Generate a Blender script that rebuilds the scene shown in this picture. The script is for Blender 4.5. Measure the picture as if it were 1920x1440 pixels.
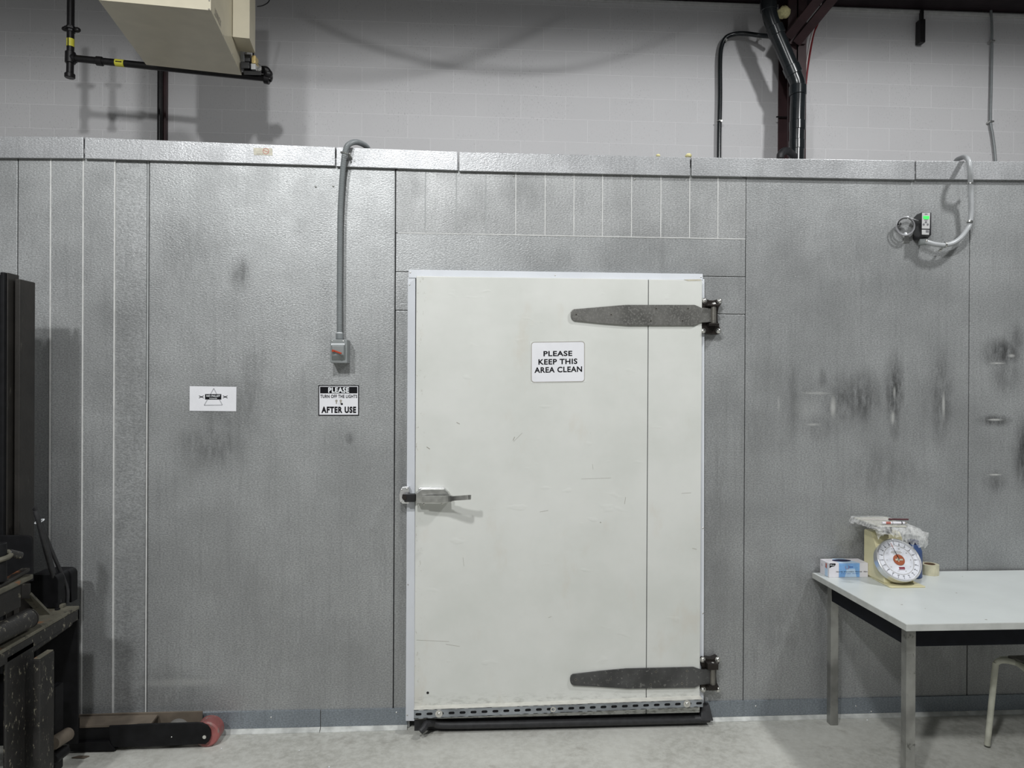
import bpy, bmesh, math, random
from mathutils import Vector, Matrix
from mathutils.geometry import tessellate_polygon
random.seed(7)
for o in list(bpy.data.objects):
    bpy.data.objects.remove(o)
SC = bpy.context.scene
COL = SC.collection
V = Vector

# ------------------------------------------------------------------ camera
FPX = 1331.0
CAM = V((0.0, -3.306, 1.6))
YAW, PIT, ROL = 0.06240752, -0.0018265, 0.00510702
_f = V((math.sin(YAW)*math.cos(PIT), math.cos(YAW)*math.cos(PIT), math.sin(PIT)))
_r0 = V((math.cos(YAW), -math.sin(YAW), 0)); _u0 = _r0.cross(_f)
_r = _r0*math.cos(ROL)+_u0*math.sin(ROL); _u = -_r0*math.sin(ROL)+_u0*math.cos(ROL)
cd = bpy.data.cameras.new('camera'); co = bpy.data.objects.new('camera', cd); COL.objects.link(co)
cd.sensor_width = 36.0; cd.lens = 36.0*FPX/1920.0; cd.clip_start = 0.02; cd.clip_end = 60
co.matrix_world = Matrix(((_r.x, _u.x, -_f.x, CAM.x), (_r.y, _u.y, -_f.y, CAM.y), (_r.z, _u.z, -_f.z, CAM.z), (0, 0, 0, 1)))
SC.camera = co

def ray(px, py): return _f + _r*((px-960)/FPX) - _u*((py-720)/FPX)
def PY(px, py, y=0.0):           # the point of the plane y = const seen at that spot of the photo
    d = ray(px, py); return CAM + d*((y-CAM.y)/d.y)
def PZ(px, py, z=0.0):
    d = ray(px, py); return CAM + d*((z-CAM.z)/d.z)
def PX(px, py, x):
    d = ray(px, py); return CAM + d*((x-CAM.x)/d.x)
def PP(px, py, p0, n):
    d = ray(px, py); return CAM + d*((p0-CAM).dot(n)/d.dot(n))

# ------------------------------------------------------------------ world, lamps, exposure
SC.view_settings.view_transform = 'Standard'
SC.view_settings.look = 'None'
SC.view_settings.gamma = 1.0
SC.view_settings.use_curve_mapping = False
SC.view_settings.exposure = 0.07
W = bpy.data.worlds.new('world'); SC.world = W; W.use_nodes = True
W.node_tree.nodes['Background'].inputs[0].default_value = (0.93, 0.97, 1.0, 1)
W.node_tree.nodes['Background'].inputs[1].default_value = 0.13

def lamp(name, loc, power, half, col=(0.985, 1.0, 1.0)):      # high-bay lamp with a reflector, pointing straight down
    l = bpy.data.lights.new(name, 'SPOT'); l.spot_size = math.radians(2*half); l.spot_blend = .13
    l.shadow_soft_size = .17; l.energy = power; l.color = col
    o = bpy.data.objects.new(name, l); COL.objects.link(o); o.location = loc
    return o
LAMP2 = V((-0.5, -4.2, 5.1))
lamp('ceiling_lamp', (-2.3, -5.3, 5.1), 560, 87.3)
lamp('ceiling_lamp', LAMP2, 500, 88.6)
lamp('ceiling_lamp', (3.3, -1.9, 5.1), 410, 88)

# ------------------------------------------------------------------ materials
def newmat(name):
    m = bpy.data.materials.new(name); m.use_nodes = True
    nt = m.node_tree
    return m, nt, nt.nodes['Principled BSDF']
def N(nt, t, **kw):
    n = nt.nodes.new(t)
    for k, v in kw.items(): setattr(n, k, v)
    return n
def math_(nt, op, a, b=None, clamp=False):
    n = N(nt, 'ShaderNodeMath', operation=op, use_clamp=clamp)
    for i, x in enumerate((a, b)):
        if x is None: continue
        if isinstance(x, (int, float)): n.inputs[i].default_value = x
        else: nt.links.new(x, n.inputs[i])
    return n.outputs[0]
def mixc(nt, fac, a, b, mode='MIX'):
    n = N(nt, 'ShaderNodeMix', data_type='RGBA', blend_type=mode)
    for i, x in ((0, fac), (6, a), (7, b)):
        if isinstance(x, (int, float)): n.inputs[i].default_value = x
        elif isinstance(x, tuple): n.inputs[i].default_value = (*x, 1)
        else: nt.links.new(x, n.inputs[i])
    return n.outputs[2]
def pos(nt): return N(nt, 'ShaderNodeNewGeometry').outputs['Position']
def scaled(nt, vec, s, off=(0, 0, 0)):
    n = N(nt, 'ShaderNodeMapping'); nt.links.new(vec, n.inputs[0])
    n.inputs['Scale'].default_value = s; n.inputs['Location'].default_value = off
    return n.outputs[0]
def noise(nt, vec, scale, detail=4, rough=0.5, dist=0):
    n = N(nt, 'ShaderNodeTexNoise'); nt.links.new(vec, n.inputs['Vector'])
    n.inputs['Scale'].default_value = scale; n.inputs['Detail'].default_value = detail
    n.inputs['Roughness'].default_value = rough; n.inputs['Distortion'].default_value = dist
    return n.outputs[0]
def ramp(nt, fac, lo, hi, a=0.0, b=1.0):
    n = N(nt, 'ShaderNodeMapRange', interpolation_type='SMOOTHSTEP'); nt.links.new(fac, n.inputs[0])
    n.inputs[1].default_value = lo; n.inputs[2].default_value = hi
    n.inputs[3].default_value = a; n.inputs[4].default_value = b
    return n.outputs[0]
def bump(nt, bs, h, strength, dist=0.001):
    n = N(nt, 'ShaderNodeBump'); n.inputs['Strength'].default_value = strength
    n.inputs['Distance'].default_value = dist
    nt.links.new(h, n.inputs['Height']); nt.links.new(n.outputs[0], bs.inputs['Normal'])

def plain(name, col, rough=0.5, metal=0.0, var=0.12, vs=25, bumps=0.0, bs_=200, emit=0, alpha=1.0, coat=0, spec=.5):
    m, nt, b = newmat(name)
    p = pos(nt)
    n = noise(nt, p, vs, 5)
    f = ramp(nt, n, 0.25, 0.75)
    dark = tuple(c*(1-var) for c in col); lite = tuple(min(1, c*(1+var)) for c in col)
    nt.links.new(mixc(nt, f, dark, lite), b.inputs['Base Color'])
    b.inputs['Roughness'].default_value = rough; b.inputs['Metallic'].default_value = metal
    if bumps: bump(nt, b, noise(nt, p, bs_, 3), bumps)
    if emit:
        b.inputs['Emission Color'].default_value = (*col, 1); b.inputs['Emission Strength'].default_value = emit
    if alpha < 1: b.inputs['Alpha'].default_value = alpha
    b.inputs['Specular IOR Level'].default_value = spec
    if coat: b.inputs['Coat Weight'].default_value = coat
    return m

def worn(name, col, wear, amount=0.6, rough=0.5, metal=0.2, rust=None, scale=30, streak=(1, 1, 1)):
    m, nt, b = newmat(name)
    p = pos(nt)
    q = scaled(nt, p, streak)
    w = ramp(nt, noise(nt, q, scale, 8, 0.72), amount, amount+0.09)
    c = mixc(nt, ramp(nt, noise(nt, p, 8, 4), .3, .7), tuple(x*0.7 for x in col), tuple(x*1.3 for x in col))
    c = mixc(nt, w, c, wear)
    if rust:
        c = mixc(nt, ramp(nt, noise(nt, scaled(nt, p, (1, 1, 1), (3, 5, 1)), 14, 6, .6), .6, .68), c, rust)
    nt.links.new(c, b.inputs['Base Color'])
    b.inputs['Roughness'].default_value = rough; b.inputs['Metallic'].default_value = metal
    bump(nt, b, noise(nt, p, 60, 6, .6), .35, .002)
    return m

# dirt with a shape of its own on the panels: (x px, y px, half width px, half height px, strength)
DIRT = [(450, 512, 26, 40, .42), (425, 765, 90, 70, .26), (395, 835, 75, 60, .30), (470, 745, 25, 90, .25), (350, 480, 90, 110, .16),
        (655, 822, 9, 15, .35), (620, 560, 60, 60, .07), (1488, 750, 26, 100, .24), (1540, 800, 50, 40, .22), (1542, 712, 14, 30, .3),
        (1600, 748, 85, 60, .42), (1540, 735, 110, 45, .16), (1720, 760, 110, 90, .14), (1580, 752, 30, 50, .52), (1620, 745, 38, 65, .52), (1600, 770, 60, 45, .2), (1677, 735, 26, 85, .62), (1678, 800, 14, 40, .3), (1765, 745, 30, 115, .42),
        (1880, 662, 48, 36, .62), (1885, 705, 40, 50, .30), (1866, 789, 40, 14, .62), (1922, 850, 30, 80, .6), (1905, 640, 30, 40, .35),
        (1660, 885, 95, 60, .22), (1865, 905, 30, 28, .34), (1640, 520, 150, 80, .10), (1500, 1180, 130, 140, .16), (1650, 1010, 60, 60, .15),
        (985, 360, 60, 50, .18), (880, 400, 80, 60, .12), (760, 350, 40, 40, .15), (1140, 310, 80, 30, .16), (1340, 980, 40, 300, .14), (1290, 400, 60, 60, .1),
        (755, 1000, 14, 280, .2), (310, 1290, 120, 50, .22), (500, 1200, 260, 130, .10), (230, 700, 60, 260, .10), (1680, 310, 60, 20, .3), (200, 330, 50, 30, .14), (1860, 1150, 80, 150, .25),
        (1750, 1180, 120, 130, .2), (1440, 700, 40, 60, .12), (1420, 820, 40, 100, .1)]
SCUFF = [(1562, 762, 7, 24, .5), (1677, 736, 3, 14, .5), (1674, 783, 5, 16, .55), (1769, 760, 4, 34, .55), (1870, 681, 18, 2.2, .75), (1866, 787, 18, 2.6, .8),
         (1865, 890, 18, 2.2, .75), (1896, 667, 9, 4, .6), (1530, 737, 34, 3, .35), (1512, 765, 34, 26, .12), (1525, 796, 18, 3, .4), (1460, 758, 3, 18, .25), (640, 775, 40, 3, .15), (330, 1280, 90, 10, .22)]
def spots(nt, p, L):
    tot = None
    for (px, py, rx, ry, a) in L:
        c = PY(px, py)
        s = N(nt, 'ShaderNodeVectorMath', operation='SUBTRACT'); nt.links.new(p, s.inputs[0]); s.inputs[1].default_value = (c.x, 0, c.z)
        q = N(nt, 'ShaderNodeVectorMath', operation='MULTIPLY'); nt.links.new(s.outputs[0], q.inputs[0]); q.inputs[1].default_value = (395/rx, 0, 395/ry)
        l = N(nt, 'ShaderNodeVectorMath', operation='LENGTH'); nt.links.new(q.outputs[0], l.inputs[0])
        v = ramp(nt, l.outputs['Value'], 1.15, 0.15, 0.0, a)
        tot = v if tot is None else math_(nt, 'MAXIMUM', tot, v)
    return tot

def panel_mat(name, base, metal=.45, rough=.42, stained=True, emb=.42, tint=.15):
    m, nt, b = newmat(name)
    p = pos(nt)
    big = ramp(nt, noise(nt, p, 2.2, 5, .55), .3, .7)
    c = mixc(nt, big, tuple(x*(1-tint) for x in base), tuple(x*(1+tint*.8) for x in base))
    fine = ramp(nt, noise(nt, scaled(nt, p, (1, 1, 1.7)), 120, 3, .6), .34, .66)
    c = mixc(nt, fine, mixc(nt, .0, c, c), c)
    c = mixc(nt, math_(nt, 'MULTIPLY', math_(nt, 'SUBTRACT', 1.0, fine), .55), c, tuple(x*.42 for x in base))
    streak = ramp(nt, noise(nt, scaled(nt, p, (14, 14, .7)), 3, 7, .7), .48, .72, 0, .26)
    c = mixc(nt, streak, c, tuple(x*.45 for x in base))
    wipe = ramp(nt, noise(nt, scaled(nt, p, (.6, 1, 10)), 2.2, 5, .65), .52, .8, 0, .14)
    c = mixc(nt, wipe, c, tuple(x*.5 for x in base))
    if stained:
        brk = ramp(nt, noise(nt, scaled(nt, p, (2.6, 1, .7)), 11, 8, .75), .28, .62, .15, 1.55)
        d = math_(nt, 'MULTIPLY', spots(nt, p, DIRT), brk, True)
        c = mixc(nt, d, c, (.055, .056, .056))
        l = math_(nt, 'MULTIPLY', spots(nt, p, SCUFF), brk, True)
        c = mixc(nt, l, c, (.62, .62, .60))
    nt.links.new(c, b.inputs['Base Color'])
    b.inputs['Metallic'].default_value = metal
    r = ramp(nt, noise(nt, p, 5, 4), .3, .7, rough-.05, rough+.08)
    nt.links.new(r, b.inputs['Roughness'])
    h1 = noise(nt, scaled(nt, p, (.8, 1, 1.7)), 130, 2, .45, .6)
    h2 = noise(nt, p, 3.0, 3, .5)
    h = math_(nt, 'ADD', h1, math_(nt, 'MULTIPLY', h2, 2.5))
    bump(nt, b, h, emb, .0022)
    return m

M = {}
M['panel'] = panel_mat('embossed_aluminium', (.405, .413, .415))
M['panel_strip'] = panel_mat('embossed_aluminium_dull', (.40, .405, .405), rough=.48)
M['cap'] = panel_mat('aluminium_cap', (.46, .465, .475), stained=False, rough=.40)
M['galv'] = panel_mat('galvanised_flashing', (.30, .335, .37), metal=.5, rough=.45, stained=False, emb=.15)
M['flange'] = plain('scuffed_flange', (.50, .51, .49), .6, .1, .25, 20, .2, 80)
M['gap'] = plain('dark_gap', (.05, .052, .055), .8)
M['caulk'] = plain('pale_sealant', (.55, .55, .54), .5, 0, .1)
M['greycaulk'] = plain('grey_sealant', (.33, .34, .34), .5, 0, .15)
M['frame'] = plain('white_frame', (.66, .68, .72), .35, 0, .04, 6)
M['chrome'] = plain('chrome', (.86, .86, .87), .30, 1, .05)
M['steel'] = plain('brushed_steel', (.55, .55, .53), .34, 1, .15, 40)
M['bolt'] = plain('bright_bolt', (.72, .71, .68), .25, .9, .15, 200)
M['rubber'] = plain('black_rubber', (.022, .022, .024), .55, 0, .3, 40, .3, 60)
M['black'] = plain('black_paint', (.012, .012, .013), .45, 0, .3, 20)
M['black_plastic'] = plain('black_plastic', (.018, .018, .02), .38, 0, .2)
M['pvc'] = plain('black_pvc', (.012, .015, .017), .22, 0, .2, 10)
M['hole'] = plain('dark_slot', (.006, .006, .007), .9)
M['maroon'] = plain('maroon_primer', (.040, .018, .020), .55, 0, .3, 6, .2, 40)
M['darkbeam'] = plain('dark_primer', (.022, .015, .018), .6, 0, .3, 5, spec=.2)
M['grey_pvc'] = plain('grey_conduit', (.20, .215, .22), .4, 0, .08)
M['light_pvc'] = plain('pale_grey_conduit', (.36, .37, .38), .35, 0, .06)
M['switch'] = plain('grey_switch_plastic', (.22, .235, .235), .42, 0, .05)
M['white_plate'] = plain('white_plate', (.80, .82, .84), .3, 0, .03)
M['orange'] = plain('orange_red_lever', (.42, .055, .02), .35, 0, .15)
M['paper'] = plain('white_paper', (.73, .73, .76), .55, 0, .04, 12, .15, 14)
M['paper_tape'] = plain('clear_tape', (.68, .69, .66), .25, 0, .05, 20)
M['ink'] = plain('black_ink', (.007, .007, .009), .6, 0, .1, spec=.12)
M['greyink'] = plain('grey_ink', (.40, .40, .42), .5, 0, .1)
M['redink'] = plain('red_ink', (.42, .13, .10), .5, 0, .1)
M['beige'] = plain('aged_sticker', (.50, .47, .38), .5, 0, .12, 60)
M['cream'] = plain('cream_enamel', (.58, .53, .40), .38, 0, .05, 8)
M['greyprint'] = plain('faded_print', (.30, .28, .24), .5)
M['yellow'] = plain('yellow_label', (.62, .58, .06), .5, 0, .08)
M['pipe'] = plain('black_iron_pipe', (.012, .011, .012), .42, .3, .3, 30, .2, 80)
M['brass'] = plain('yellowed_brass', (.55, .42, .18), .35, .5, .2)
M['foam'] = plain('yellow_foam', (.72, .66, .35), .8, 0, .15, 60, .6, 90)
M['redwire'] = plain('red_wire', (.20, .015, .02), .4)
M['whitewire'] = plain('white_wire', (.62, .56, .55), .4)
M['table'] = plain('grey_laminate', (.60, .63, .62), .36, 0, .04, 6)
M['tabledge'] = plain('grey_edge_band', (.46, .47, .45), .45, 0, .08)
M['apron'] = plain('black_apron', (.006, .007, .011), .6, 0, .2, spec=.15)
M['leg'] = worn('scuffed_chrome_leg', (.27, .27, .255), (.10, .10, .09), .60, .38, .6, None, 18)
M['stool'] = worn('chipped_cream_paint', (.50, .50, .42), (.10, .09, .07), .68, .42, 0, None, 40)
M['stoolseat'] = plain('brown_grey_seat', (.13, .125, .11), .5, 0, .25, 60)
M['scale'] = plain('cream_scale_enamel', (.66, .61, .38), .34, 0, .05, 10)
M['dial'] = plain('white_dial', (.70, .71, .76), .3, 0, .03)
M['dialorange'] = plain('orange_disc', (.34, .085, .03), .4, 0, .12, 200)
M['dialred'] = plain('dark_red_print', (.18, .01, .03), .4)
M['steelpan'] = plain('pale_pan', (.55, .54, .47), .35, .1, .1)
M['boxwhite'] = plain('white_carton', (.72, .70, .74), .45, 0, .04)
M['boxblue'] = plain('light_blue_print', (.20, .40, .72), .45, 0, .15, 30)
M['boxpale'] = plain('pale_blue_print', (.50, .66, .85), .45, 0, .08, 30)
M['navy'] = plain('navy_slot', (.008, .012, .06), .5)
M['bluetext'] = plain('blue_print', (.07, .16, .42), .5)
M['blueplastic'] = plain('blue_plastic', (.05, .09, .22), .28, 0, .15)
M['tape'] = plain('tan_packing_tape', (.56, .53, .38), .3, 0, .1, 50)
M['cardboard'] = plain('brown_core', (.16, .10, .06), .8)
M['penred'] = plain('maroon_pen', (.07, .015, .02), .35)
M['strap'] = worn('dull_steel_strap', (.155, .152, .142), (.24, .235, .22), .50, .42, .5, None, 110)
M['strapdark'] = worn('dark_steel_strap', (.078, .078, .078), (.19, .19, .18), .56, .45, .5, None, 60)
M['bracket'] = worn('blackened_bracket', (.030, .025, .022), (.12, .10, .08), .66, .4, .6, None, 60)
M['barrel'] = worn('worn_barrel', (.19, .18, .16), (.08, .07, .06), .6, .4, .6, None, 60)
M['strut'] = worn('galvanised_strut', (.28, .30, .32), (.18, .18, .17), .62, .45, .4, None, 40)
M['strut_top'] = plain('painted_strut_top', (.62, .61, .56), .45, 0, .1, 30)
M['lift'] = worn('scratched_black_paint', (.017, .016, .015), (.27, .25, .19), .565, .5, .1, None, 60, (1, 1, .5))
M['mast'] = worn('dull_black_mast_paint', (.019, .017, .015), (.06, .055, .045), .60, .5, .1, None, 30, (1, 1, .25))
M['lift_rust'] = worn('rusty_black_paint', (.022, .020, .018), (.18, .165, .125), .56, .55, .1, (.26, .10, .04), 24)
M['lift_top'] = worn('dusty_worn_steel', (.115, .108, .082), (.03, .028, .024), .56, .6, .1, (.20, .10, .05), 22)
M['lift_dark'] = plain('black_lift_paint', (.007, .007, .008), .55, 0, .3, spec=.2)
M['lift_brown'] = plain('brown_dusty_steel', (.13, .105, .08), .65, 0, .25, 12)
M['redwheel'] = worn('red_polyurethane', (.27, .085, .08), (.22, .17, .15), .55, .5, 0, None, 30)
M['greywheel'] = plain('grey_wheel', (.16, .155, .145), .6, 0, .15)
M['lcd'] = plain('green_display', (.05, .62, .10), .4, 0, .1, emit=.7)
M['ctrlface'] = plain('silver_face', (.50, .50, .50), .35, .1, .05)
M['button'] = plain('grey_button', (.16, .16, .17), .5)
M['cable'] = plain('grey_cable', (.22, .22, .23), .4, 0, .1)
M['bag'] = None

def bag_mat():
    m, nt, b = newmat('clear_plastic_bag')
    p = pos(nt)
    b.inputs['Base Color'].default_value = (.85, .85, .84, 1); b.inputs['Roughness'].default_value = .18
    nt.links.new(ramp(nt, noise(nt, p, 60, 5, .6), .3, .7, .12, .5), b.inputs['Alpha'])
    bump(nt, b, noise(nt, p, 70, 4, .6, 1), .9, .004)
    return m
M['bag'] = bag_mat()

def door_mat():
    m, nt, b = newmat('painted_white_door')
    p = pos(nt)
    big = ramp(nt, noise(nt, p, 2.5, 5, .6), .3, .7)
    c = mixc(nt, big, (.60, .61, .575), (.665, .67, .64))
    # rub marks, chips and scratches in the paint
    warm = ramp(nt, noise(nt, scaled(nt, p, (1.5, 1, .8), (4, 0, 2)), 4, 5, .6), .58, .75, 0, .30)
    c = mixc(nt, warm, c, (.56, .50, .42))
    s1 = ramp(nt, noise(nt, scaled(nt, p, (9, 1, 1.6), (1, 0, 3)), 9, 7, .75), .67, .75, 0, .38)
    c = mixc(nt, s1, c, (.30, .30, .28))
    s2 = ramp(nt, noise(nt, scaled(nt, p, (1.6, 1, 9), (7, 0, 1)), 8, 7, .75), .685, .76, 0, .33)
    c = mixc(nt, s2, c, (.32, .32, .31))
    s3 = ramp(nt, noise(nt, p, 55, 3, .6), .765, .80, 0, .6)
    c = mixc(nt, s3, c, (.12, .11, .10))
    # grime along the bottom edge and near the latch side
    sp = N(nt, 'ShaderNodeSeparateXYZ'); nt.links.new(p, sp.inputs[0])
    z = ramp(nt, sp.outputs['Z'], .20, .06)
    g = math_(nt, 'MULTIPLY', z, ramp(nt, noise(nt, scaled(nt, p, (1, 1, 3)), 22, 7, .75), .46, .62), True)
    c = mixc(nt, math_(nt, 'MULTIPLY', g, .75), c, (.16, .155, .13))
    x = ramp(nt, sp.outputs['X'], -.175, -.232)
    g = math_(nt, 'MULTIPLY', x, ramp(nt, noise(nt, scaled(nt, p, (2, 1, 1)), 30, 7, .75), .58, .70), True)
    c = mixc(nt, math_(nt, 'MULTIPLY', g, .7), c, (.22, .18, .13))
    nt.links.new(c, b.inputs['Base Color'])
    b.inputs['Roughness'].default_value = .38
    h = math_(nt, 'ADD', math_(nt, 'MULTIPLY', noise(nt, p, 4, 3), 2.0), math_(nt, 'MULTIPLY', ramp(nt, noise(nt, scaled(nt, p, (1, 1, 2)), 9, 2, .4), .68, .8), .35))
    bump(nt, b, h, .55, .004)
    return m
M['door'] = door_mat()

def floor_mat():
    m, nt, b = newmat('concrete_floor')
    p = pos(nt)
    a = ramp(nt, noise(nt, p, 2.0, 6, .6), .3, .7)
    c = mixc(nt, a, (.36, .355, .32), (.52, .515, .475))
    f = ramp(nt, noise(nt, p, 28, 8, .72), .38, .62)
    c = mixc(nt, math_(nt, 'MULTIPLY', f, .55), c, (.60, .60, .56))
    d = ramp(nt, noise(nt, scaled(nt, p, (1, 1, 1), (5, 2, 0)), 6, 7, .7), .55, .7, 0, .5)
    c = mixc(nt, d, c, (.27, .255, .225))
    pit = ramp(nt, noise(nt, p, 70, 4, .6), .70, .76, 0, .6)
    c = mixc(nt, pit, c, (.14, .13, .115))
    lt = ramp(nt, noise(nt, scaled(nt, p, (1, 1, 1), (9, 4, 0)), 90, 3, .6), .74, .78, 0, .7)
    c = mixc(nt, lt, c, (.75, .75, .72))
    nt.links.new(c, b.inputs['Base Color'])
    b.inputs['Roughness'].default_value = .62
    bump(nt, b, noise(nt, p, 40, 7, .65), .3, .004)
    return m
M['floor'] = floor_mat()

def block_mat():
    m, nt, b = newmat('painted_concrete_block')
    p = pos(nt)
    sp = N(nt, 'ShaderNodeSeparateXYZ'); nt.links.new(p, sp.inputs[0])
    cb = N(nt, 'ShaderNodeCombineXYZ')
    nt.links.new(math_(nt, 'ADD', sp.outputs['X'], 20.54), cb.inputs[0])
    nt.links.new(math_(nt, 'ADD', sp.outputs['Z'], -3.96+.203*40+.004), cb.inputs[1])
    br = N(nt, 'ShaderNodeTexBrick'); nt.links.new(cb.outputs[0], br.inputs['Vector'])
    br.offset = 0.5; br.offset_frequency = 2
    br.inputs['Color1'].default_value = (.58, .572, .58, 1); br.inputs['Color2'].default_value = (.60, .592, .60, 1)
    br.inputs['Mortar'].default_value = (.71, .70, .71, 1)
    br.inputs['Scale'].default_value = 1; br.inputs['Mortar Size'].default_value = .0035; br.inputs['Mortar Smooth'].default_value = .5
    br.inputs['Brick Width'].default_value = .40; br.inputs['Row Height'].default_value = .203; br.inputs['Bias'].default_value = 0
    c = br.outputs['Color']
    pz = ramp(nt, noise(nt, scaled(nt, p, (1.6, 1, .8)), 55, 5, .7), .55, .68, 0, 1)
    patch = ramp(nt, noise(nt, p, 2.6, 4, .6), .40, .62, .15, 1)
    c = mixc(nt, math_(nt, 'MULTIPLY', math_(nt, 'MULTIPLY', pz, patch), .5), c, (.17, .165, .17))
    c = mixc(nt, ramp(nt, noise(nt, p, .9, 4), .35, .7, 0, .16), c, (.40, .40, .41))
    nt.links.new(c, b.inputs['Base Color'])
    b.inputs['Roughness'].default_value = .6
    h = math_(nt, 'ADD', math_(nt, 'MULTIPLY', br.outputs['Fac'], .5), math_(nt, 'MULTIPLY', noise(nt, p, 70, 5, .6), .5))
    bump(nt, b, h, .45, .004)
    return m
M['block'] = block_mat()
M['ceil'] = plain('dark_roof_deck', (.10, .09, .09), .7)

# ------------------------------------------------------------------ mesh building
ROOT = {}
class MB:
    def __init__(s): s.bm = bmesh.new(); s.mats = []; s.bev = False
    def mi(s, m):
        m = M[m] if isinstance(m, str) else m
        if m not in s.mats: s.mats.append(m)
        return s.mats.index(m)
    def _faces(s, vs, fs, m):
        k = s.mi(m); bv = [s.bm.verts.new(v) for v in vs]; out = []
        for f in fs:
            try:
                q = s.bm.faces.new([bv[i] for i in f]); q.material_index = k; out.append(q)
            except ValueError: pass
        return bv, out
    def solid(s, vs, fs, m, bev=0, seg=2):
        bv, out = s._faces(vs, fs, m)
        bmesh.ops.recalc_face_normals(s.bm, faces=out)
        if bev:
            s.bev = True
            ed = list({e for f in out for e in f.edges})
            r = bmesh.ops.bevel(s.bm, geom=ed, offset=bev, segments=seg, profile=.5, affect='EDGES', clamp_overlap=True)
            for f in r['faces']: f.material_index = s.mi(m)
        return s
    def box(s, x0, x1, y0, y1, z0, z1, m, bev=0, seg=2):
        x0, x1 = sorted((x0, x1)); y0, y1 = sorted((y0, y1)); z0, z1 = sorted((z0, z1))
        vs = [(x, y, z) for x in (x0, x1) for y in (y0, y1) for z in (z0, z1)]
        return s.solid(vs, [(0, 1, 3, 2), (4, 6, 7, 5), (0, 4, 5, 1), (2, 3, 7, 6), (0, 2, 6, 4), (1, 5, 7, 3)], m, bev, seg)
    def hexa(s, b, t, m, bev=0):       # four bottom points, four top points
        return s.solid(list(b)+list(t), [(3, 2, 1, 0), (4, 5, 6, 7), (0, 1, 5, 4), (1, 2, 6, 5), (2, 3, 7, 6), (3, 0, 4, 7)], m, bev)
    def beam(s, p0, p1, w, h, m, up=(0, 0, 1), bev=0):
        p0, p1, up = V(p0), V(p1), V(up)
        d = (p1-p0).normalized(); r = d.cross(up).normalized(); u = r.cross(d)
        c = [(-1, -1), (1, -1), (1, 1), (-1, 1)]
        a = [p0+r*(w/2*i)+u*(h/2*j) for i, j in c]; b = [p1+r*(w/2*i)+u*(h/2*j) for i, j in c]
        return s.hexa(a, b, m, bev)
    def prism(s, pts, vec, m, bev=0):
        n = len(pts); vec = V(vec); a = [V(p) for p in pts]; b = [p+vec for p in a]
        return s.solid(a+b, [tuple(range(n))[::-1], tuple(range(n, 2*n))]+[(i, (i+1) % n, n+(i+1) % n, n+i) for i in range(n)], m, bev)
    def holed(s, outer, hole, vec, m):
        tri = tessellate_polygon([[V(p) for p in outer], [V(p) for p in hole]])
        pts = [V(p) for p in outer]+[V(p) for p in hole]; n = len(pts); vec = V(vec); no = len(outer); nh = len(hole)
        fs = [tuple(t) for t in tri]+[tuple(i+n for i in t)[::-1] for t in tri]
        fs += [(i, (i+1) % no, n+(i+1) % no, n+i) for i in range(no)]
        fs += [(no+i, no+(i+1) % nh, n+no+(i+1) % nh, n+no+i) for i in range(nh)]
        return s.solid(pts+[p+vec for p in pts], fs, m)
    def tube(s, pts, r, m, n=12, cap=True):
        pts = [V(p) for p in pts]; rs = r if isinstance(r, (list, tuple)) else [r]*len(pts)
        k = s.mi(m); rings = []; nrm = None
        for i, p in enumerate(pts):
            d = (pts[min(i+1, len(pts)-1)]-pts[max(i-1, 0)]).normalized()
            if nrm is None:
                a = V((0, 0, 1)) if abs(d.z) < .9 else V((1, 0, 0))
                nrm = (a-d*a.dot(d)).normalized()
            else: nrm = (nrm-d*nrm.dot(d)).normalized()
            b = d.cross(nrm)
            rings.append([s.bm.verts.new(p+(nrm*math.cos(2*math.pi*j/n)+b*math.sin(2*math.pi*j/n))*rs[i]) for j in range(n)])
        for a, b in zip(rings, rings[1:]):
            for j in range(n):
                f = s.bm.faces.new((a[j], a[(j+1) % n], b[(j+1) % n], b[j])); f.material_index = k
        if cap:
            for ring, rev in ((rings[0], True), (rings[-1], False)):
                f = s.bm.faces.new(ring[::-1] if rev else ring); f.material_index = k
        return s
    def cyl(s, p0, p1, r, m, n=20, ch=0):
        p0, p1 = V(p0), V(p1)
        if not ch: return s.tube([p0, p1], r, m, n)
        d = (p1-p0).normalized()*ch
        return s.tube([p0, p0+d, p1-d, p1], [r-ch, r, r, r-ch], m, n)
    def dome(s, c, ax, r, h, m, n=14):
        c, ax = V(c), V(ax).normalized()
        k = 5; pts = [c-ax*.001]+[c+ax*h*math.sin(math.pi/2*i/k) for i in range(k+1)]
        rs = [r]+[max(r*math.cos(math.pi/2*i/k), r*.02) for i in range(k+1)]
        return s.tube(pts, rs, m, n)
    def ring(s, c, ax, r_in, r_out, h, m, n=40):      # a flat ring / short pipe
        c, ax = V(c), V(ax).normalized()
        a = V((0, 0, 1)) if abs(ax.z) < .9 else V((1, 0, 0)); a = (a-ax*a.dot(ax)).normalized(); b = ax.cross(a)
        L = [[c+(a*math.cos(2*math.pi*j/n)+b*math.sin(2*math.pi*j/n))*r+ax*t for j in range(n)] for r, t in ((r_in, 0), (r_out, 0), (r_out, h), (r_in, h))]
        vs = [v for l in L for v in l]
        fs = [(i*n+j, i*n+(j+1) % n, ((i+1) % 4)*n+(j+1) % n, ((i+1) % 4)*n+j) for i in range(4) for j in range(n)]
        return s.solid(vs, fs, m)
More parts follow.
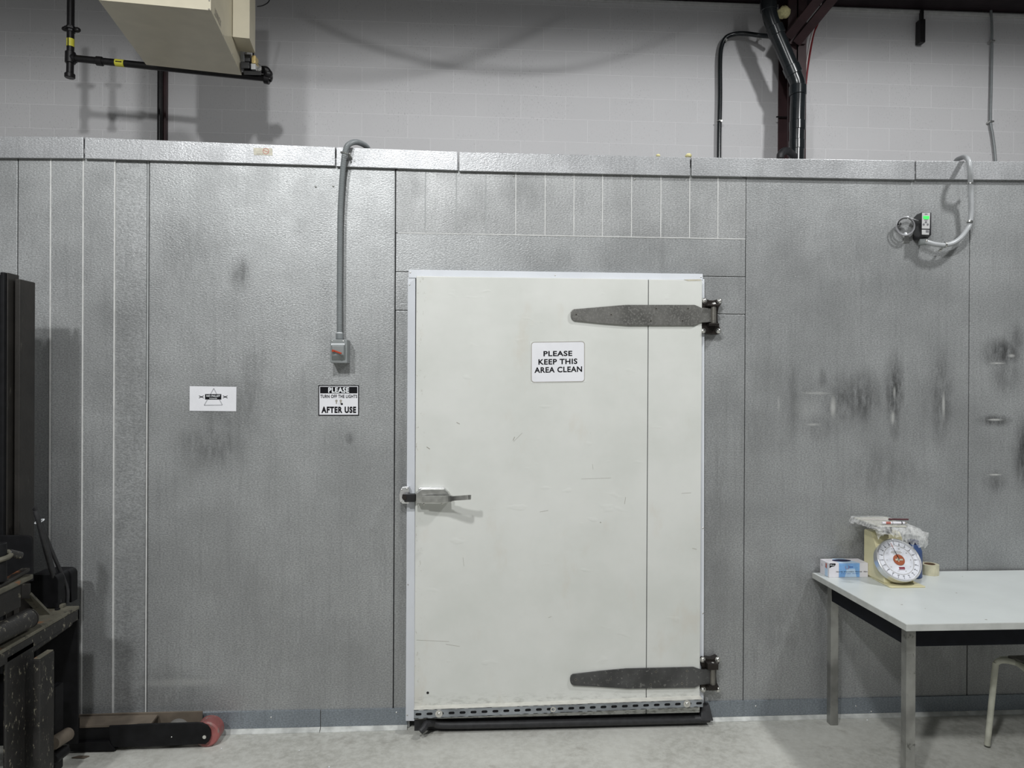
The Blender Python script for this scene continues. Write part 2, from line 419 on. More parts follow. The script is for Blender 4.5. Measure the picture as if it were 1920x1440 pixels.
    def torus(s, c, ax, R, r, m, n=32, k=10, a0=0, a1=2*math.pi):
        c, ax = V(c), V(ax).normalized()
        a = V((0, 0, 1)) if abs(ax.z) < .9 else V((1, 0, 0)); a = (a-ax*a.dot(ax)).normalized(); b = ax.cross(a)
        return s.tube([c+(a*math.cos(t)+b*math.sin(t))*R for t in [a0+(a1-a0)*i/n for i in range(n+1)]], r, m, k)
    def ball(s, c, sc, m, seg=14, jit=0):
        k = s.mi(m); r = bmesh.ops.create_uvsphere(s.bm, u_segments=seg, v_segments=seg//2+2, radius=1)
        for v in r['verts']:
            q = 1+random.uniform(-jit, jit); v.co = V(c)+V((v.co.x*sc[0]*q, v.co.y*sc[1]*q, v.co.z*sc[2]*q))
            for f in v.link_faces: f.material_index = k
        return s
    def text(s, txt, p0, u, v, m, bold=0.0, lift=None):   # fills the box p0, p0+u, p0+v with the word
        vs, fs = glyphs(txt, bold); p0, u, v = V(p0), V(u), V(v)
        x0 = min(a[0] for a in vs); x1 = max(a[0] for a in vs); y0 = min(a[1] for a in vs); y1 = max(a[1] for a in vs)
        off = V(lift) if lift else V((0, 0, 0))
        s._faces([p0+off+u*((a[0]-x0)/(x1-x0))+v*((a[1]-y0)/(y1-y0)) for a in vs], fs, m)
        return s
    def build(s, name, parent=None, label=None, smooth=35):
        me = bpy.data.meshes.new(name)
        base = ROOT.get(parent.name, V((0, 0, 0))) if parent else V((0, 0, 0))
        if parent is None:
            xs = [v.co for v in s.bm.verts]
            base = V(((min(c.x for c in xs)+max(c.x for c in xs))/2, (min(c.y for c in xs)+max(c.y for c in xs))/2, min(c.z for c in xs)))
        for v in s.bm.verts: v.co -= base
        s.bm.to_mesh(me); s.bm.free()
        for m in s.mats: me.materials.append(m)
        for p in me.polygons: p.use_smooth = True
        me.set_sharp_from_angle(angle=math.radians(smooth))
        o = bpy.data.objects.new(name, me); COL.objects.link(o)
        if s.bev:
            w = o.modifiers.new('weighted_normal', 'WEIGHTED_NORMAL'); w.keep_sharp = True; w.weight = 80
        ROOT[o.name] = base
        if parent: o.parent = parent
        else: o.location = base
        if label: o['label'] = label
        return o
_G = {}
def glyphs(txt, bold):
    if (txt, bold) in _G: return _G[(txt, bold)]
    cu = bpy.data.curves.new('lettering', 'FONT'); cu.body = txt; cu.offset = bold; cu.resolution_u = 4; cu.space_character = 1.0+bold*3.0
    ob = bpy.data.objects.new('lettering', cu); COL.objects.link(ob)
    bpy.context.view_layer.update()
    me = bpy.data.meshes.new_from_object(ob.evaluated_get(bpy.context.evaluated_depsgraph_get()))
    r = ([tuple(v.co) for v in me.vertices], [tuple(p.vertices) for p in me.polygons])
    bpy.data.objects.remove(ob); bpy.data.curves.remove(cu); bpy.data.meshes.remove(me)
    _G[(txt, bold)] = r
    return r
def tag(o, label=None, cat=None, group=None, kind=None):
    if label: o['label'] = label
    if cat: o['category'] = cat
    if group: o['group'] = group
    if kind: o['kind'] = kind
    return o
def thing(name, base, label, cat, group=None, kind=None):
    o = bpy.data.objects.new(name, None); COL.objects.link(o); o.location = base; o.empty_display_size = .1
    ROOT[o.name] = V(base)
    return tag(o, label, cat, group, kind)
def curve(pts, n=8):       # smooth path through the points
    pts = [V(p) for p in pts]; out = []
    for i in range(len(pts)-1):
        a, b, c, d = pts[max(i-1, 0)], pts[i], pts[i+1], pts[min(i+2, len(pts)-1)]
        for k in range(n):
            t = k/n
            out.append(.5*((2*b)+(c-a)*t+(2*a-5*b+4*c-d)*t*t+(3*b-a-3*c+d)*t**3))
    return out+[pts[-1]]
def even(pts, step):
    out = [pts[0]]; acc = 0
    for a, b in zip(pts, pts[1:]):
        L = (b-a).length; t = step-acc
        while t <= L: out.append(a+(b-a)*(t/L)); t += step
        acc = L-(t-step)
    return out
def ribbed(mb, pts, r, m, pitch=.006, depth=.0016, n=14):
    e = even(curve(pts, 10), pitch/2)
    mb.tube(e, [r+(depth if i % 2 else 0)-depth/2 for i in range(len(e))], m, n)

# ================================================================== the setting
b = MB(); b.box(-7, 8, -8, 3.2, -.1, 0, 'floor'); tag(b.build('floor'), 'mottled pale grey concrete floor', 'floor', kind='structure')
b = MB(); b.box(-7, 8, 3.0, 3.2, 0, 6.2, 'block'); tag(b.build('wall_back'), 'painted grey concrete block wall behind and above the cooler', 'wall', kind='structure')
b = MB(); b.box(-7, 8, -8, 3.2, 6.2, 6.3, 'ceil'); tag(b.build('ceiling'), 'dark roof deck above the room', 'ceiling', kind='structure')

# cooler wall of embossed metal panels
wall = thing('wall_front', (0, .05, 0), 'grey embossed metal panel wall of the walk-in cooler', 'wall', kind='structure')
CAPB = lambda px: PY(px, 292+px*.030 if px < 860 else 318+(px-860)*.0215, 0).z
def X(px, py=700): return PY(px, py).x
ZT = PY(960, 318).z+.03
def panel(x0, x1, z0, z1, mat='panel', gap=.0015, bev=.003, label=None, y=0.0):
    m = MB(); m.box(x0+gap, x1-gap, y, .09, z0+gap, z1-gap, mat, bev)
    return m.build('panel', wall, label)
xs = [X(-340), X(-200), X(-92), X(-30), X(32), X(94), X(155), X(214)]
for a, c in zip(xs, xs[1:]): panel(a, c, .0, ZT)
panel(X(214), X(273.5), 0, ZT, y=.004)
xl = X(277); x1 = X(740.5); x2 = X(1397); x3 = X(1817)
panel(xl, x1, 0, ZT, bev=.007)
panel(x2, x3, 0, ZT, bev=.004)
panel(x3, X(2120), 0, ZT, bev=.004); panel(X(2120), X(2500), 0, ZT)
zl = PY(1070, 442.5).z; zm = PY(1070, 585.5).z; zs = PY(1070, 325).z
dx0, dx1 = X(772), X(1316)
panel(x1, x2, zs, ZT, 'panel_strip')
sx = [742, 797.5, 855.5, 911, 967, 1022, 1076, 1129.5, 1184, 1239, 1293, 1346, 1397]
for i, (a, c) in enumerate(zip(sx, sx[1:])):
    panel(x1 if i == 0 else PY(a, 380).x, x2 if c == 1397 else PY(c, 380).x, zl, zs, 'panel_strip', gap=.001, bev=.002)
zd = PY(1040, 512).z
panel(x1, x2, zd-.005, zl, 'panel')
panel(x1, dx0, zm, zd-.005, gap=.0008); panel(dx1, x2, zm, zd-.005, gap=.0008)
panel(x1, dx0, 0, zm); panel(dx1, x2, 0, zm)
m = MB(); m.box(X(-340), dx0, .02, .1, 0, ZT, 'gap'); m.box(dx1, X(2500), .02, .1, 0, ZT, 'gap'); m.box(dx0, dx1, .02, .1, zd, ZT, 'gap'); m.build('backing', wall)
m = MB()
for px in (94, 155, 214): m.box(X(px)-.0032, X(px)+.0028, -.0015, .01, .07, ZT-.01, 'caulk')
m.build('sealant_line', wall, 'pale sealant in the narrow panel joints')
m = MB()
for k, px in enumerate(sx[1:-1]):
    x = PY(px, 380).x; m.box(x-.0022, x+.0022, -.0012, .01, zl, zs, 'caulk' if k > 2 else 'greycaulk')
m.box(x1+.01, x2-.003, -.0015, .01, zl-.0022, zl+.0022, 'caulk'); m.box(x1+.01, x2-.02, -.0015, .01, zs-.0022, zs+.0022, 'greycaulk')
m.build('sealant_line', wall, 'pale sealant around the strip panels above the door')
m = MB(); m.box(xl-.0065, xl-.001, .0005, .012, .07, 1.50, 'caulk'); m.box(xl-.0075, xl, .004, .02, 1.50, ZT, 'greycaulk'); m.build('sealant_line', wall)
for (px, py) in ((963, 330), (1190, 336), (181, 297), (592, 350), (625, 349)):
    p = PY(px, py, 0); m = MB(); m.dome(p, (0, -1, 0), .005, .005, 'steel'); m.build('screw', wall)
# cooler roof behind the cap
m = MB(); m.box(X(-340), X(2500), .1, 2.99, 2.55, 2.63, 'panel_strip'); tag(m.build('trim_8'), 'flat metal top of the cooler behind the cap', 'roof', kind='structure')

# cap flashing in six lengths
CY = -.017
caps = [(-300, 156, 247, 254, 256, 294, 297), (158.5, 628.5, 257, 257, 275.5, 297, 311), (630.5, 858.5, 0, 275.5, 284, 312, 319.5),
        (861, 1294, 0, 284.5, 294.5, 320.5, 329.5), (1297, 1715.5, 0, 294.5, 301, 329.5, 337), (1718, 2400, 0, 301.5, 306, 336, 341)]
words_ = ['at the far left, over the narrow panels', 'with a worn sticker, left of the grey conduit', 'short length between conduit and strip panels', 'above the strip panels over the door', 'long length right of the door', 'at the far right, where the pale conduit loops over']
for k, (a, c, _, ta, tc, ba, bc) in enumerate(caps):
    pts = [PY(a, ba, CY), PY(c, bc, CY), PY(c, tc, CY), PY(a, ta, CY)]
    m = MB(); m.prism(pts, (0, .012, 0), 'cap', .003)
    t = [PY(a, ta, CY)+V((0, .006, -.010)), PY(c, tc, CY)+V((0, .006, -.010))]
    m.hexa([t[0], t[1], t[1]+V((0, .13, 0)), t[0]+V((0, .13, 0))], [p+V((0, 0, .0085)) for p in (t[0], t[1], t[1]+V((0, .13, 0)), t[0]+V((0, .13, 0)))], 'cap')
    l = [PY(a, ba, CY)+V((0, .004, .002)), PY(c, bc, CY)+V((0, .004, .002))]
    m.hexa([l[0], l[1], l[1]+V((0, .013, 0)), l[0]+V((0, .013, 0))], [p+V((0, 0, .006)) for p in (l[0], l[1], l[1]+V((0, .013, 0)), l[0]+V((0, .013, 0)))], 'cap')
    tag(m.build('trim_%d' % (k+1)), 'embossed metal cap flashing '+words_[k], 'flashing', kind='structure')

# base flashing
def baseboard(name, a, c, top, fl, label):
    x0, x1_ = X(a, 1330), X(c, 1330)
    m = MB(); m.box(x0, x1_, -.008, .0, .018, top, 'galv', .0015)
    o = thing(name, ((x0+x1_)/2, 0, 0), label, 'baseboard', kind='structure')
    m.build('strip', o)
    m = MB(); m.hexa([(x0, -fl, 0), (x1_, -fl+.004, 0), (x1_, 0, 0), (x0, 0, 0)], [(x0, -fl, .003), (x1_, -fl+.004, .003), (x1_, -.001, .022), (x0, -.001, .022)], 'flange')
    m.build('floor_flange', o, 'pale scuffed flange on the floor')
    return o
zb = PY(500, 1332).z
bl = baseboard('baseboard_left', -300, 601, zb, .030, 'galvanised base flashing left of the door, behind the red wheel')
bc = baseboard('baseboard_center', 602.5, 764, zb-.002, .028, 'short galvanised base flashing beside the white door frame')
brd = baseboard('baseboard_right', 1322, 2400, zb-.004, .022, 'galvanised base flashing right of the door, behind the table')
for o, L in ((bl, ((508, 1345), (240, 1350))), (bc, ((743, 1336),)), (brd, ((1417, 1324), (1605, 1324), (1634, 1334)))):
    for px, py in L:
        m = MB(); m.dome(PY(px, py, -.008), (0, -1, 0), .004, .003, 'bolt', 10); m.build('rivet', o)

# ================================================================== the door
FY, DY = -.024, -.052
door = thing('door_1', ((dx0+dx1)/2, DY, 0), 'white insulated cooler door with strap hinges and chrome latch', 'door', kind='structure')
def q4(y, pts): return [PY(a, c, y) for a, c in pts]
fr = thing('trim_7', (dx0, FY, 0), 'white metal frame around the cooler door', 'door frame', kind='structure')
m = MB(); m.prism(q4(FY-.004, [(766, 505.5), (1318, 513.5), (1318, 525), (766, 521)]), (0, .028, 0), 'frame', .002); m.build('head', fr)
m = MB(); m.prism(q4(FY, [(764.5, 521), (779, 521), (777, 1352), (760.5, 1352)]), (0, .026, 0), 'frame', .002); m.build('jamb', fr)
m = MB(); m.prism(q4(FY, [(1312, 523), (1321, 523), (1319.5, 1335), (1311, 1335)]), (0, .026, 0), 'frame', .002); m.build('jamb', fr)
for px, py in ((769.5, 511), (768, 534), (1041, 516), (1314.5, 519), (1318, 990), (1318, 1150), (765, 1096), (763.5, 1341)):
    m = MB(); m.dome(PY(px, py, FY-.004 if py < 522 else FY), (0, -1, 0), .0038, .0025, 'bolt', 10); m.build('screw', fr)

dl, dr = PY(778.5, 900, DY).x, PY(1214, 900, DY).x
de = PY(1314.8, 900, DY).x
dt, db = PY(1040, 521, DY).z, PY(1040, 1343, DY).z
m = MB(); m.box(dl, dr-.0010, DY, -.004, db, dt, 'door', .004); m.box(dr+.0010, de, DY, -.004, db, dt, 'door', .004)
m.box(dr-.004, dr+.004, DY+.003, -.01, db+.004, dt-.004, 'gap')
m.build('door_slab', door)
m = MB()
for (a, c, w) in (((963, 828), (979, 812), .0010), ((962, 826), (965, 819), .0024), ((1012, 960), (1028, 957), .001), ((1171, 945), (1173, 932), .0014), ((1125, 979), (1127, 980), .0035),
                  ((800, 838), (806, 842), .003), ((856, 792), (862, 795), .0025), ((868, 1045), (870, 1062), .001), ((1278, 925), (1296, 924), .0009), ((836, 1208), (862, 1212), .0009),
                  ((775+6, 1200), (842, 1203), .0008), ((1090, 898), (1146, 896), .0006), ((1112, 880), (1111, 870), .0009), ((1298, 1028), (1306, 1030), .0015), ((1028, 1158), (1034, 1156), .001)):
    p, q = PY(*a, DY-.0002), PY(*c, DY-.0002); m.beam(p, q, .0006, w, 'greyprint', (0, 0, 1) if abs((q-p).x) > abs((q-p).z) else (1, 0, 0))
m.build('scratch', door, 'dark scratches in the white paint')
m = MB(); c = PY(802, 1299, DY); m.cyl(c+V((0, .002, 0)), c+V((0, -.0006, 0)), .006, 'hole', 12); m.build('drill_hole', door)
# chipped paint at the top corner
m = MB(); m.prism(q4(DY, [(1282, 524), (1314, 523.5), (1314, 526.5), (1290, 527)]), (0, -.0008, 0), 'beige'); m.build('peeled_strip', door)

def strap(px0, py0, dark, pts, holes):
    # outline measured in a crop scaled by six
    f = lambda a, c: PY(px0+a/6, py0+c/6, DY-.010)
    m = MB(); m.prism([f(a, c) for a, c in pts], (0, .010, 0), 'strapdark' if dark else 'strap', .0025)
    o = m.build('hinge_strap', door)
    for a, c in holes:
        p = f(a, c); m = MB(); m.cyl(p+V((0, -.0006, 0)), p+V((0, .003, 0)), .0038, 'hole', 12); m.ring(p+V((0, -.0008, 0)), (0, 1, 0), .0028, .0052, .001, 'barrel', 14)
        m.build('bolt', o)
strap(1050, 540, False, [(122, 275), (135, 248), (155, 237), (450, 212), (740, 188), (1520, 188), (1595, 222), (1700, 224), (1700, 385), (1575, 390), (1505, 422), (770, 422), (450, 398), (160, 368), (133, 350), (122, 325)],
      [(182, 298), (575, 300), (1082, 232), (1440, 232), (1022, 370), (1378, 370)])
strap(1050, 1210, True, [(115, 375), (122, 345), (145, 328), (450, 292), (745, 265), (1505, 247), (1585, 275), (1690, 270), (1690, 438), (1585, 445), (1515, 480), (770, 492), (450, 470), (150, 455), (125, 435), (115, 405)],
      [(178, 385), (570, 378), (1080, 297), (1430, 288), (1020, 440), (1372, 430)])
def bracket(f, pts, bolts, bar, ears, pin):
    m = MB(); m.prism([f(a, c, FY-.018) for a, c in pts], (0, .04, 0), 'bracket', .003)
    o = m.build('hinge_bracket', door)
    for a, c in bolts:
        p = f(a, c, FY-.018); m = MB(); m.dome(p, (0, -1, 0), .0115, .009, 'bolt', 14); m.ring(p+V((0, -.001, 0)), (0, 1, 0), .008, .013, .003, 'steel', 18); m.build('bolt', o)
    y = DY-.012
    (xa, za, xb, zb_) = bar
    p, q = f(xa, za, y), f(xb, zb_, y)
    m = MB(); m.cyl(p, q, .0125, 'barrel', 20, .001)
    for (a, c, d, e) in ears:
        s1, s2 = f(a, c, y), f(d, e, y)
        m.hexa([(s1.x, y-.017, s2.z), (s2.x, y-.017, s2.z), (s2.x, FY-.01, s2.z), (s1.x, FY-.01, s2.z)],
               [(s1.x, y-.017, s1.z), (s2.x, y-.017, s1.z), (s2.x, FY-.01, s1.z), (s1.x, FY-.01, s1.z)], 'bracket', .003)
    m.build('hinge_barrel', door)
    p = f(pin[0], pin[1], y); m = MB(); m.dome(p, (0, 0, 1), .0105, .010, 'bolt', 14); m.build('hinge_pin', door)
f1 = lambda a, c, y: PY(1290+a/16, 550+c/16, y)
bracket(f1, [(400, 190), (440, 150), (560, 170), (640, 200), (760, 210), (880, 180), (960, 160), (1020, 200), (1010, 300), (930, 420), (895, 600), (895, 800), (930, 960), (985, 1090), (985, 1170), (930, 1230), (820, 1230), (640, 1215), (440, 1200), (385, 1150), (390, 900), (440, 780), (440, 500), (430, 330)],
        [(490, 220), (945, 235), (455, 1125), (915, 1130)], (765, 395, 765, 900), [(560, 330, 930, 400), (600, 900, 905, 985)], (780, 330))
f2 = lambda a, c, y: PY(1050+a/6, 1210+c/6, y)
bracket(f2, [(1582, 160), (1600, 135), (1660, 150), (1720, 155), (1770, 132), (1795, 145), (1798, 190), (1765, 260), (1758, 330), (1765, 420), (1800, 490), (1790, 520), (1740, 510), (1650, 510), (1600, 522), (1582, 500), (1585, 430), (1600, 360), (1600, 260), (1588, 210)],
        [(1607, 162), (1775, 160), (1610, 500), (1775, 500)], (1718, 250, 1718, 470), [(1650, 195, 1770, 262), (1660, 440, 1765, 492)], (1718, 212))

# latch
LY = DY
def lp(a, c, y): return PY(730+a/10.667, 880+c/10.667, y)
m = MB()
m.prism([lp(a, c, LY-.052) for a, c in ((530, 480), (575, 450), (640, 395), (1095, 395), (1150, 440), (1215, 520), (1215, 660), (1100, 680), (530, 680))], (0, .052, 0), 'steel', .004)
m.prism([lp(a, c, LY-.030) for a, c in ((580, 385), (640, 365), (1100, 372), (1160, 430), (1215, 540), (1215, 640), (1090, 690), (650, 690), (580, 640))], (0, .030, 0), 'chrome', .004)
o = m.build('latch_body', door, 'polished chrome latch housing')
for a, c in ((700, 425), (1050, 425), (690, 695), (1055, 680)):
    m = MB(); m.dome(lp(a, c, LY-.030), (0, -1, 0), .005, .005, 'bolt', 12); m.build('bolt', o)
hp = [lp(660, 590, LY-.062), lp(900, 590, LY-.072), lp(1150, 590, LY-.078), lp(1350, 575, LY-.105), lp(1560, 560, LY-.125), lp(1615, 555, LY-.118)]
hp = curve(hp, 6)
m = MB()
for a, c in zip(hp, hp[1:]): m.beam(a, c+(c-a)*.15, .012, .026 if a.x < lp(1250, 0, LY-.08).x else .020, 'steel')
m.build('latch_handle', door, 'brushed steel pull lever')
m = MB(); m.prism([lp(a, c, FY-.032) for a, c in ((190, 500), (215, 400), (260, 355), (395, 345), (400, 480), (270, 520), (280, 600), (395, 640), (395, 690), (260, 690), (200, 640))], (0, .032, 0), 'chrome', .004)
m.cyl(lp(300, 560, FY-.06), lp(300, 560, FY-.02), .011, 'bracket', 16)
o = m.build('latch_strike', fr, 'chrome strike on the frame')
for a, c in ((245, 405), (345, 390), (235, 650), (340, 655)):
    m = MB(); m.dome(lp(a, c, FY-.032), (0, -1, 0), .004, .004, 'bolt', 10); m.build('bolt', o)
m = MB(); m.box(lp(290, 500, FY-.07).x, lp(520, 500, FY-.07).x, FY-.056, FY-.034, lp(0, 655, FY-.05).z, lp(0, 490, FY-.05).z, 'black', .004); m.build('latch_bolt', door, 'black latch bolt')

# slotted strut along the bottom
SY0, SY1 = DY-.041, DY
a0, b0 = PY(776, 1331.5, SY0), PY(1318, 1311.5, SY0); a1, b1 = PY(776, 1348, SY0), PY(1318, 1325.5, SY0)
st = MB()
n = 27
px0s, px1s = 784.5, 1310.5
def on(t, w): return (a0.lerp(b0, t)).lerp(a1.lerp(b1, t), w)
pit = 19.9/542
ts = [(784.5-776)/542+i*((px1s-px0s)/542/(n-1)) for i in range(n)]
edges = [0]+[(ts[i]+ts[i+1])/2 for i in range(n-1)]+[1]
hu = (b0-a0).length
for i, t in enumerate(ts):
    e0, e1 = edges[i], edges[i+1]
    outer = [on(e0, 1), on(e1, 1), on(e1, 0), on(e0, 0)]
    c = on(t, .5); ux = (b0-a0).normalized(); uz = V((0, 0, 1)); hw, rr = .0075, .0062
    hole = [c+ux*(hw*sg+rr*math.cos(an))+uz*(rr*math.sin(an)) for sg, rng in ((1, range(-90, 91, 30)), (-1, range(90, 271, 30))) for an in [math.radians(q) for q in rng]]
    st.holed(outer, hole, (0, .0025, 0), 'strut')
strut = st.build('bottom_channel', door, 'galvanised slotted channel')
m = MB(); m.hexa([a0+V((0, .0, -.002)), b0+V((0, 0, -.002)), b0+V((0, .041, -.002)), a0+V((0, .041, -.002))], [a0+V((0, 0, 0)), b0+V((0, 0, 0)), b0+V((0, .041, 0)), a0+V((0, .041, 0))], 'strut_top')
m.build('channel_flange', door, 'pale painted top flange of the channel')
m = MB(); m.hexa([a1, b1, b1+V((0, .035, 0)), a1+V((0, .035, 0))], [p+V((0, 0, .003)) for p in (a1, b1, b1+V((0, .035, 0)), a1+V((0, .035, 0)))], 'strut')
m.hexa([a1+V((0, .006, .003)), b1+V((0, .006, .003)), b1+V((0, .010, .003)), a1+V((0, .010, .003))], [a0+V((0, .006, -.003)), b0+V((0, .006, -.003)), b0+V((0, .010, -.003)), a0+V((0, .010, -.003))], 'hole')  # black sheet behind the slots, standing in for shade inside the channel
m.build('channel_lip_shade', door)
for px, py in ((823, 1338), (1288, 1319.5)):
    p = PY(px, py, SY0-.001); m = MB(); m.ring(p, (0, -1, 0), .006, .0165, .002, 'bolt', 24); m.dome(p+V((0, -.001, 0)), (0, -1, 0), .008, .006, 'bolt', 8); m.build('washer', door)
p = PY(1037, 1330, SY0-.001); m = MB(); m.ring(p, (0, -1, 0), .007, .013, .002, 'bolt', 7); m.build('washer', door, 'torn remains of a washer')
# rubber sweep
m = MB()
e = [(800, 1356), (812, 1355), (830, 1359), (900, 1358.5), (1040, 1355.5), (1180, 1352), (1300, 1349), (1330, 1347)]
m.tube(curve([PY(a, c, -.055) for a, c in e], 6), .017, 'rubber', 12)
m.hexa([PY(1314, 1352, -.075), PY(1338, 1352, -.075), PY(1338, 1352, -.075)+V((0, .07, 0)), PY(1314, 1352, -.075)+V((0, .07, 0))], [PY(1316, 1322, -.045), PY(1330, 1322, -.045), PY(1332, 1322, -.045)+V((0, .03, 0)), PY(1316, 1322, -.045)+V((0, .03, 0))], 'rubber', .003)
m.tube(curve([PY(812, 1355, -.06), PY(800, 1357, -.085), PY(794, 1366, -.11), PY(788, 1372, -.12)], 5), [.016]*6+[.015]*5+[.014]*4+[.012], 'rubber', 9)
m.build('door_sweep', door, 'black rubber sweep with torn left end')
# dark gap below the slab
m = MB(); m.box(dl, de, -.03, -.004, .0, db, 'rubber'); m.build('gasket', door)

# ================================================================== signs
def sheet(y, pts, th, mat, name, label, cat, round_=0):
    t = thing(name, PY(sum(p[0] for p in pts)/len(pts), max(p[1] for p in pts), y), label, cat)
    m = MB(); m.prism([PY(a, c, y) for a, c in pts], (0, -th, 0), mat); m.build('sheet', t); return t
def rtext(m, txt, px0, py0, px1, py1, y, mat, bold=0, slope=0):
    p = PY(px0, py1, y); q = PY(px1, py1+slope*(px1-px0), y); r = PY(px0, py0, y)
    m.text(txt, p, q-p, r-p, mat, bold)
# door sign
t = thing('paper_sign', PY(1046, 716, DY), 'white paper reading PLEASE KEEP THIS AREA CLEAN on the white door', 'sign')
y = DY-.0012
m = MB()
def rr(px0, py0, px1, py1, r, skew=-.015):
    out = []
    for cx, cy, a0_ in ((px1-r, py0+r, -90), (px1-r, py1-r, 0), (px0+r, py1-r, 90), (px0+r, py0+r, 180)):
        for k in range(5):
            an = math.radians(a0_+k*22.5); xx = cx+r*math.cos(an); out.append((xx, cy+r*math.sin(an)+skew*(xx-(px0+px1)/2)))
    return out
m.prism([PY(a, c, y+.001) for a, c in [(993.5, 640.5), (1094, 638), (1099, 716.5), (996, 719.5)]], (0, -.0006, 0), 'paper_tape'); m.build('tape_border', t, 'clear tape around the sheet')
m = MB(); m.prism([PY(a, c, y+.0004) for a, c in rr(996.5, 641, 1096, 716, 5)], (0, -.0008, 0), 'paper'); m.build('sheet', t)
m = MB(); m.holed([PY(a, c, y-.0006) for a, c in rr(996, 640.6, 1096.4, 716.4, 5.5)], [PY(a, c, y-.0006) for a, c in rr(997.0, 641.6, 1095.4, 715.4, 5)], (0, -.0002, 0), 'greyprint'); m.build('border_line', t)
m = MB(); yy = y-.0008
rtext(m, 'PLEASE', 1019, 658.2, 1073, 668.2, yy, 'ink', .030, -.012); m.build('lettering', t); m = MB()
rtext(m, 'KEEP THIS', 1009.5, 673.5, 1082.5, 684, yy, 'ink', .030, -.02); m.build('lettering', t); m = MB()
rtext(m, 'AREA CLEAN', 1002, 688.7, 1091.5, 699.5, yy, 'ink', .030, -.024)
m.build('lettering', t)
# lights sign
t = thing('printed_sign', PY(635, 780, 0), 'black and white PLEASE TURN OFF THE LIGHTS AFTER USE sign below the switch', 'sign')
y = -.0015
m = MB(); m.prism([PY(a, c, y) for a, c in ((597, 722.2), (673, 722.2), (673, 779.3), (597, 779.3))], (0, -.001, 0), 'ink'); m.build('sheet', t)
m = MB(); m.prism([PY(a, c, y-.0011) for a, c in ((598.8, 724), (671.3, 724), (671.3, 777.6), (598.8, 777.6))], (0, -.0003, 0), 'paper'); m.build('white_field', t)
m = MB(); m.prism([PY(a, c, y-.0015) for a, c in ((600.2, 725.2), (670, 725.2), (670, 737.6), (600.2, 737.6))], (0, -.0003, 0), 'ink'); m.build('black_band', t)
m = MB(); rtext(m, 'PLEASE', 615.5, 726.3, 654.5, 736.5, y-.002, 'white_plate', .03)
m.build('lettering', t, 'white word PLEASE on the black band')
m = MB(); yy = y-.0017
rtext(m, 'TURN OFF THE LIGHTS', 600.6, 740, 669.8, 746.4, yy, 'ink', .035); m.build('lettering', t); m = MB()
rtext(m, 'AFTER USE', 602.6, 762.2, 667.8, 774.6, yy, 'ink', .055)
m.build('lettering', t)
m = MB()
for cx, cy in ((630.8, 751.5), (639, 751.5)):
    c = PY(cx, cy, yy); m.cyl(c, c+V((0, -.0003, 0)), .0055, 'greyprint', 16); c2 = PY(cx, cy+3.6, yy); m.box(c2.x-.0026, c2.x+.0026, yy-.0003, yy, c2.z-.005, c2.z+.004, 'greyprint')
c = PY(641, 757.5, yy-.0003); m.cyl(c, c+V((0, -.0003, 0)), .005, 'ink', 12)
c = PY(636.5, 757.5, yy); m.ring(c, (0, -1, 0), .0042, .005, .0003, 'greyink', 16)
m.build('light_bulb_symbol', t)
# pallet sign
t = thing('paper_notice', PY(400, 771, 0), 'small white NO PALLET notice with grey triangle, left on the wide panel', 'sign')
y = -.002
m = MB(); m.prism([PY(a, c, y) for a, c in ((355.8, 724), (443.5, 725.3), (443, 771.2), (355.5, 770.3))], (0, -.0008, 0), 'paper'); m.build('sheet', t)
f = lambda a, c, yy_: PY(340+a/13.714, 700+c/13.714, yy_)
m = MB()
for a, c in (((835, 390), (590, 820)), ((590, 820), (1055, 815)), ((1055, 815), (835, 390))):
    p, q = f(*a, y-.001), f(*c, y-.001); m.beam(p, q, .0004, .0042, 'greyink', (0, 0, 1) if abs((q-p).x) > abs((q-p).z) else (1, 0, 0))
m.build('triangle_symbol', t)
m = MB(); m.prism([f(a, c, y-.0013) for a, c in ((610, 535), (1028, 535), (1028, 672), (610, 672))], (0, -.0003, 0), 'ink'); m.build('black_band', t)
for (s, a0_, c0_, a1_, c1_) in (('NO PALLET', 645, 558, 1000, 605), ('STORAGE', 722, 632, 918, 655)):
    m = MB(); p = f(a0_, c1_, y-.002); m.text(s, p, f(a1_, c1_, y-.002)-p, f(a0_, c0_, y-.002)-p, 'white_plate', .03); m.build('lettering', t)
for cx in (515, 1128):
    m = MB()
    for an in (35, -35, 0):
        dx_, dz_ = 75*math.cos(math.radians(an)), 60*math.sin(math.radians(an))
        k = .75 if an == 0 else 1
        p, q = f(cx-dx_*k, 605+dz_, y-.0012), f(cx+dx_*k, 605-dz_, y-.0012); m.beam(p, q, .0003, .0022 if an else .0012, 'ink')
    c = f(cx, 605, y-.0012); m.cyl(c, c+V((0, -.0004, 0)), .0026, 'ink', 10); m.build('cross_symbol', t)
# sticker on cap
t = thing('warning_sticker', PY(493, 291, CY), 'small faded beige sticker with red no-symbol on the cap flashing', 'sticker')
y = CY-.0008
m = MB(); m.prism([PY(a, c, y) for a, c in ((475.2, 277.2), (510.5, 278), (511, 291.5), (476, 290.5))], (0, -.0006, 0), 'beige'); m.build('sheet', t)
m = MB(); c = PY(498.5, 283.5, y-.0008)
m.ring(c, (0, -1, 0), .0115, .0140, .0003, 'redink', 24); m.beam(c+V((-.010, 0, .004)), c+V((.010, 0, -.004)), .0004, .0026, 'redink'); m.build('no_symbol', t)
m = MB()
for a in (483, 487, 492): p = PY(a, 288.7, y-.0008); m.box(p.x-.004, p.x+.005, y-.001, y-.0007, p.z-.0015, p.z+.0015, 'greyprint')
m.build('faded_print', t)

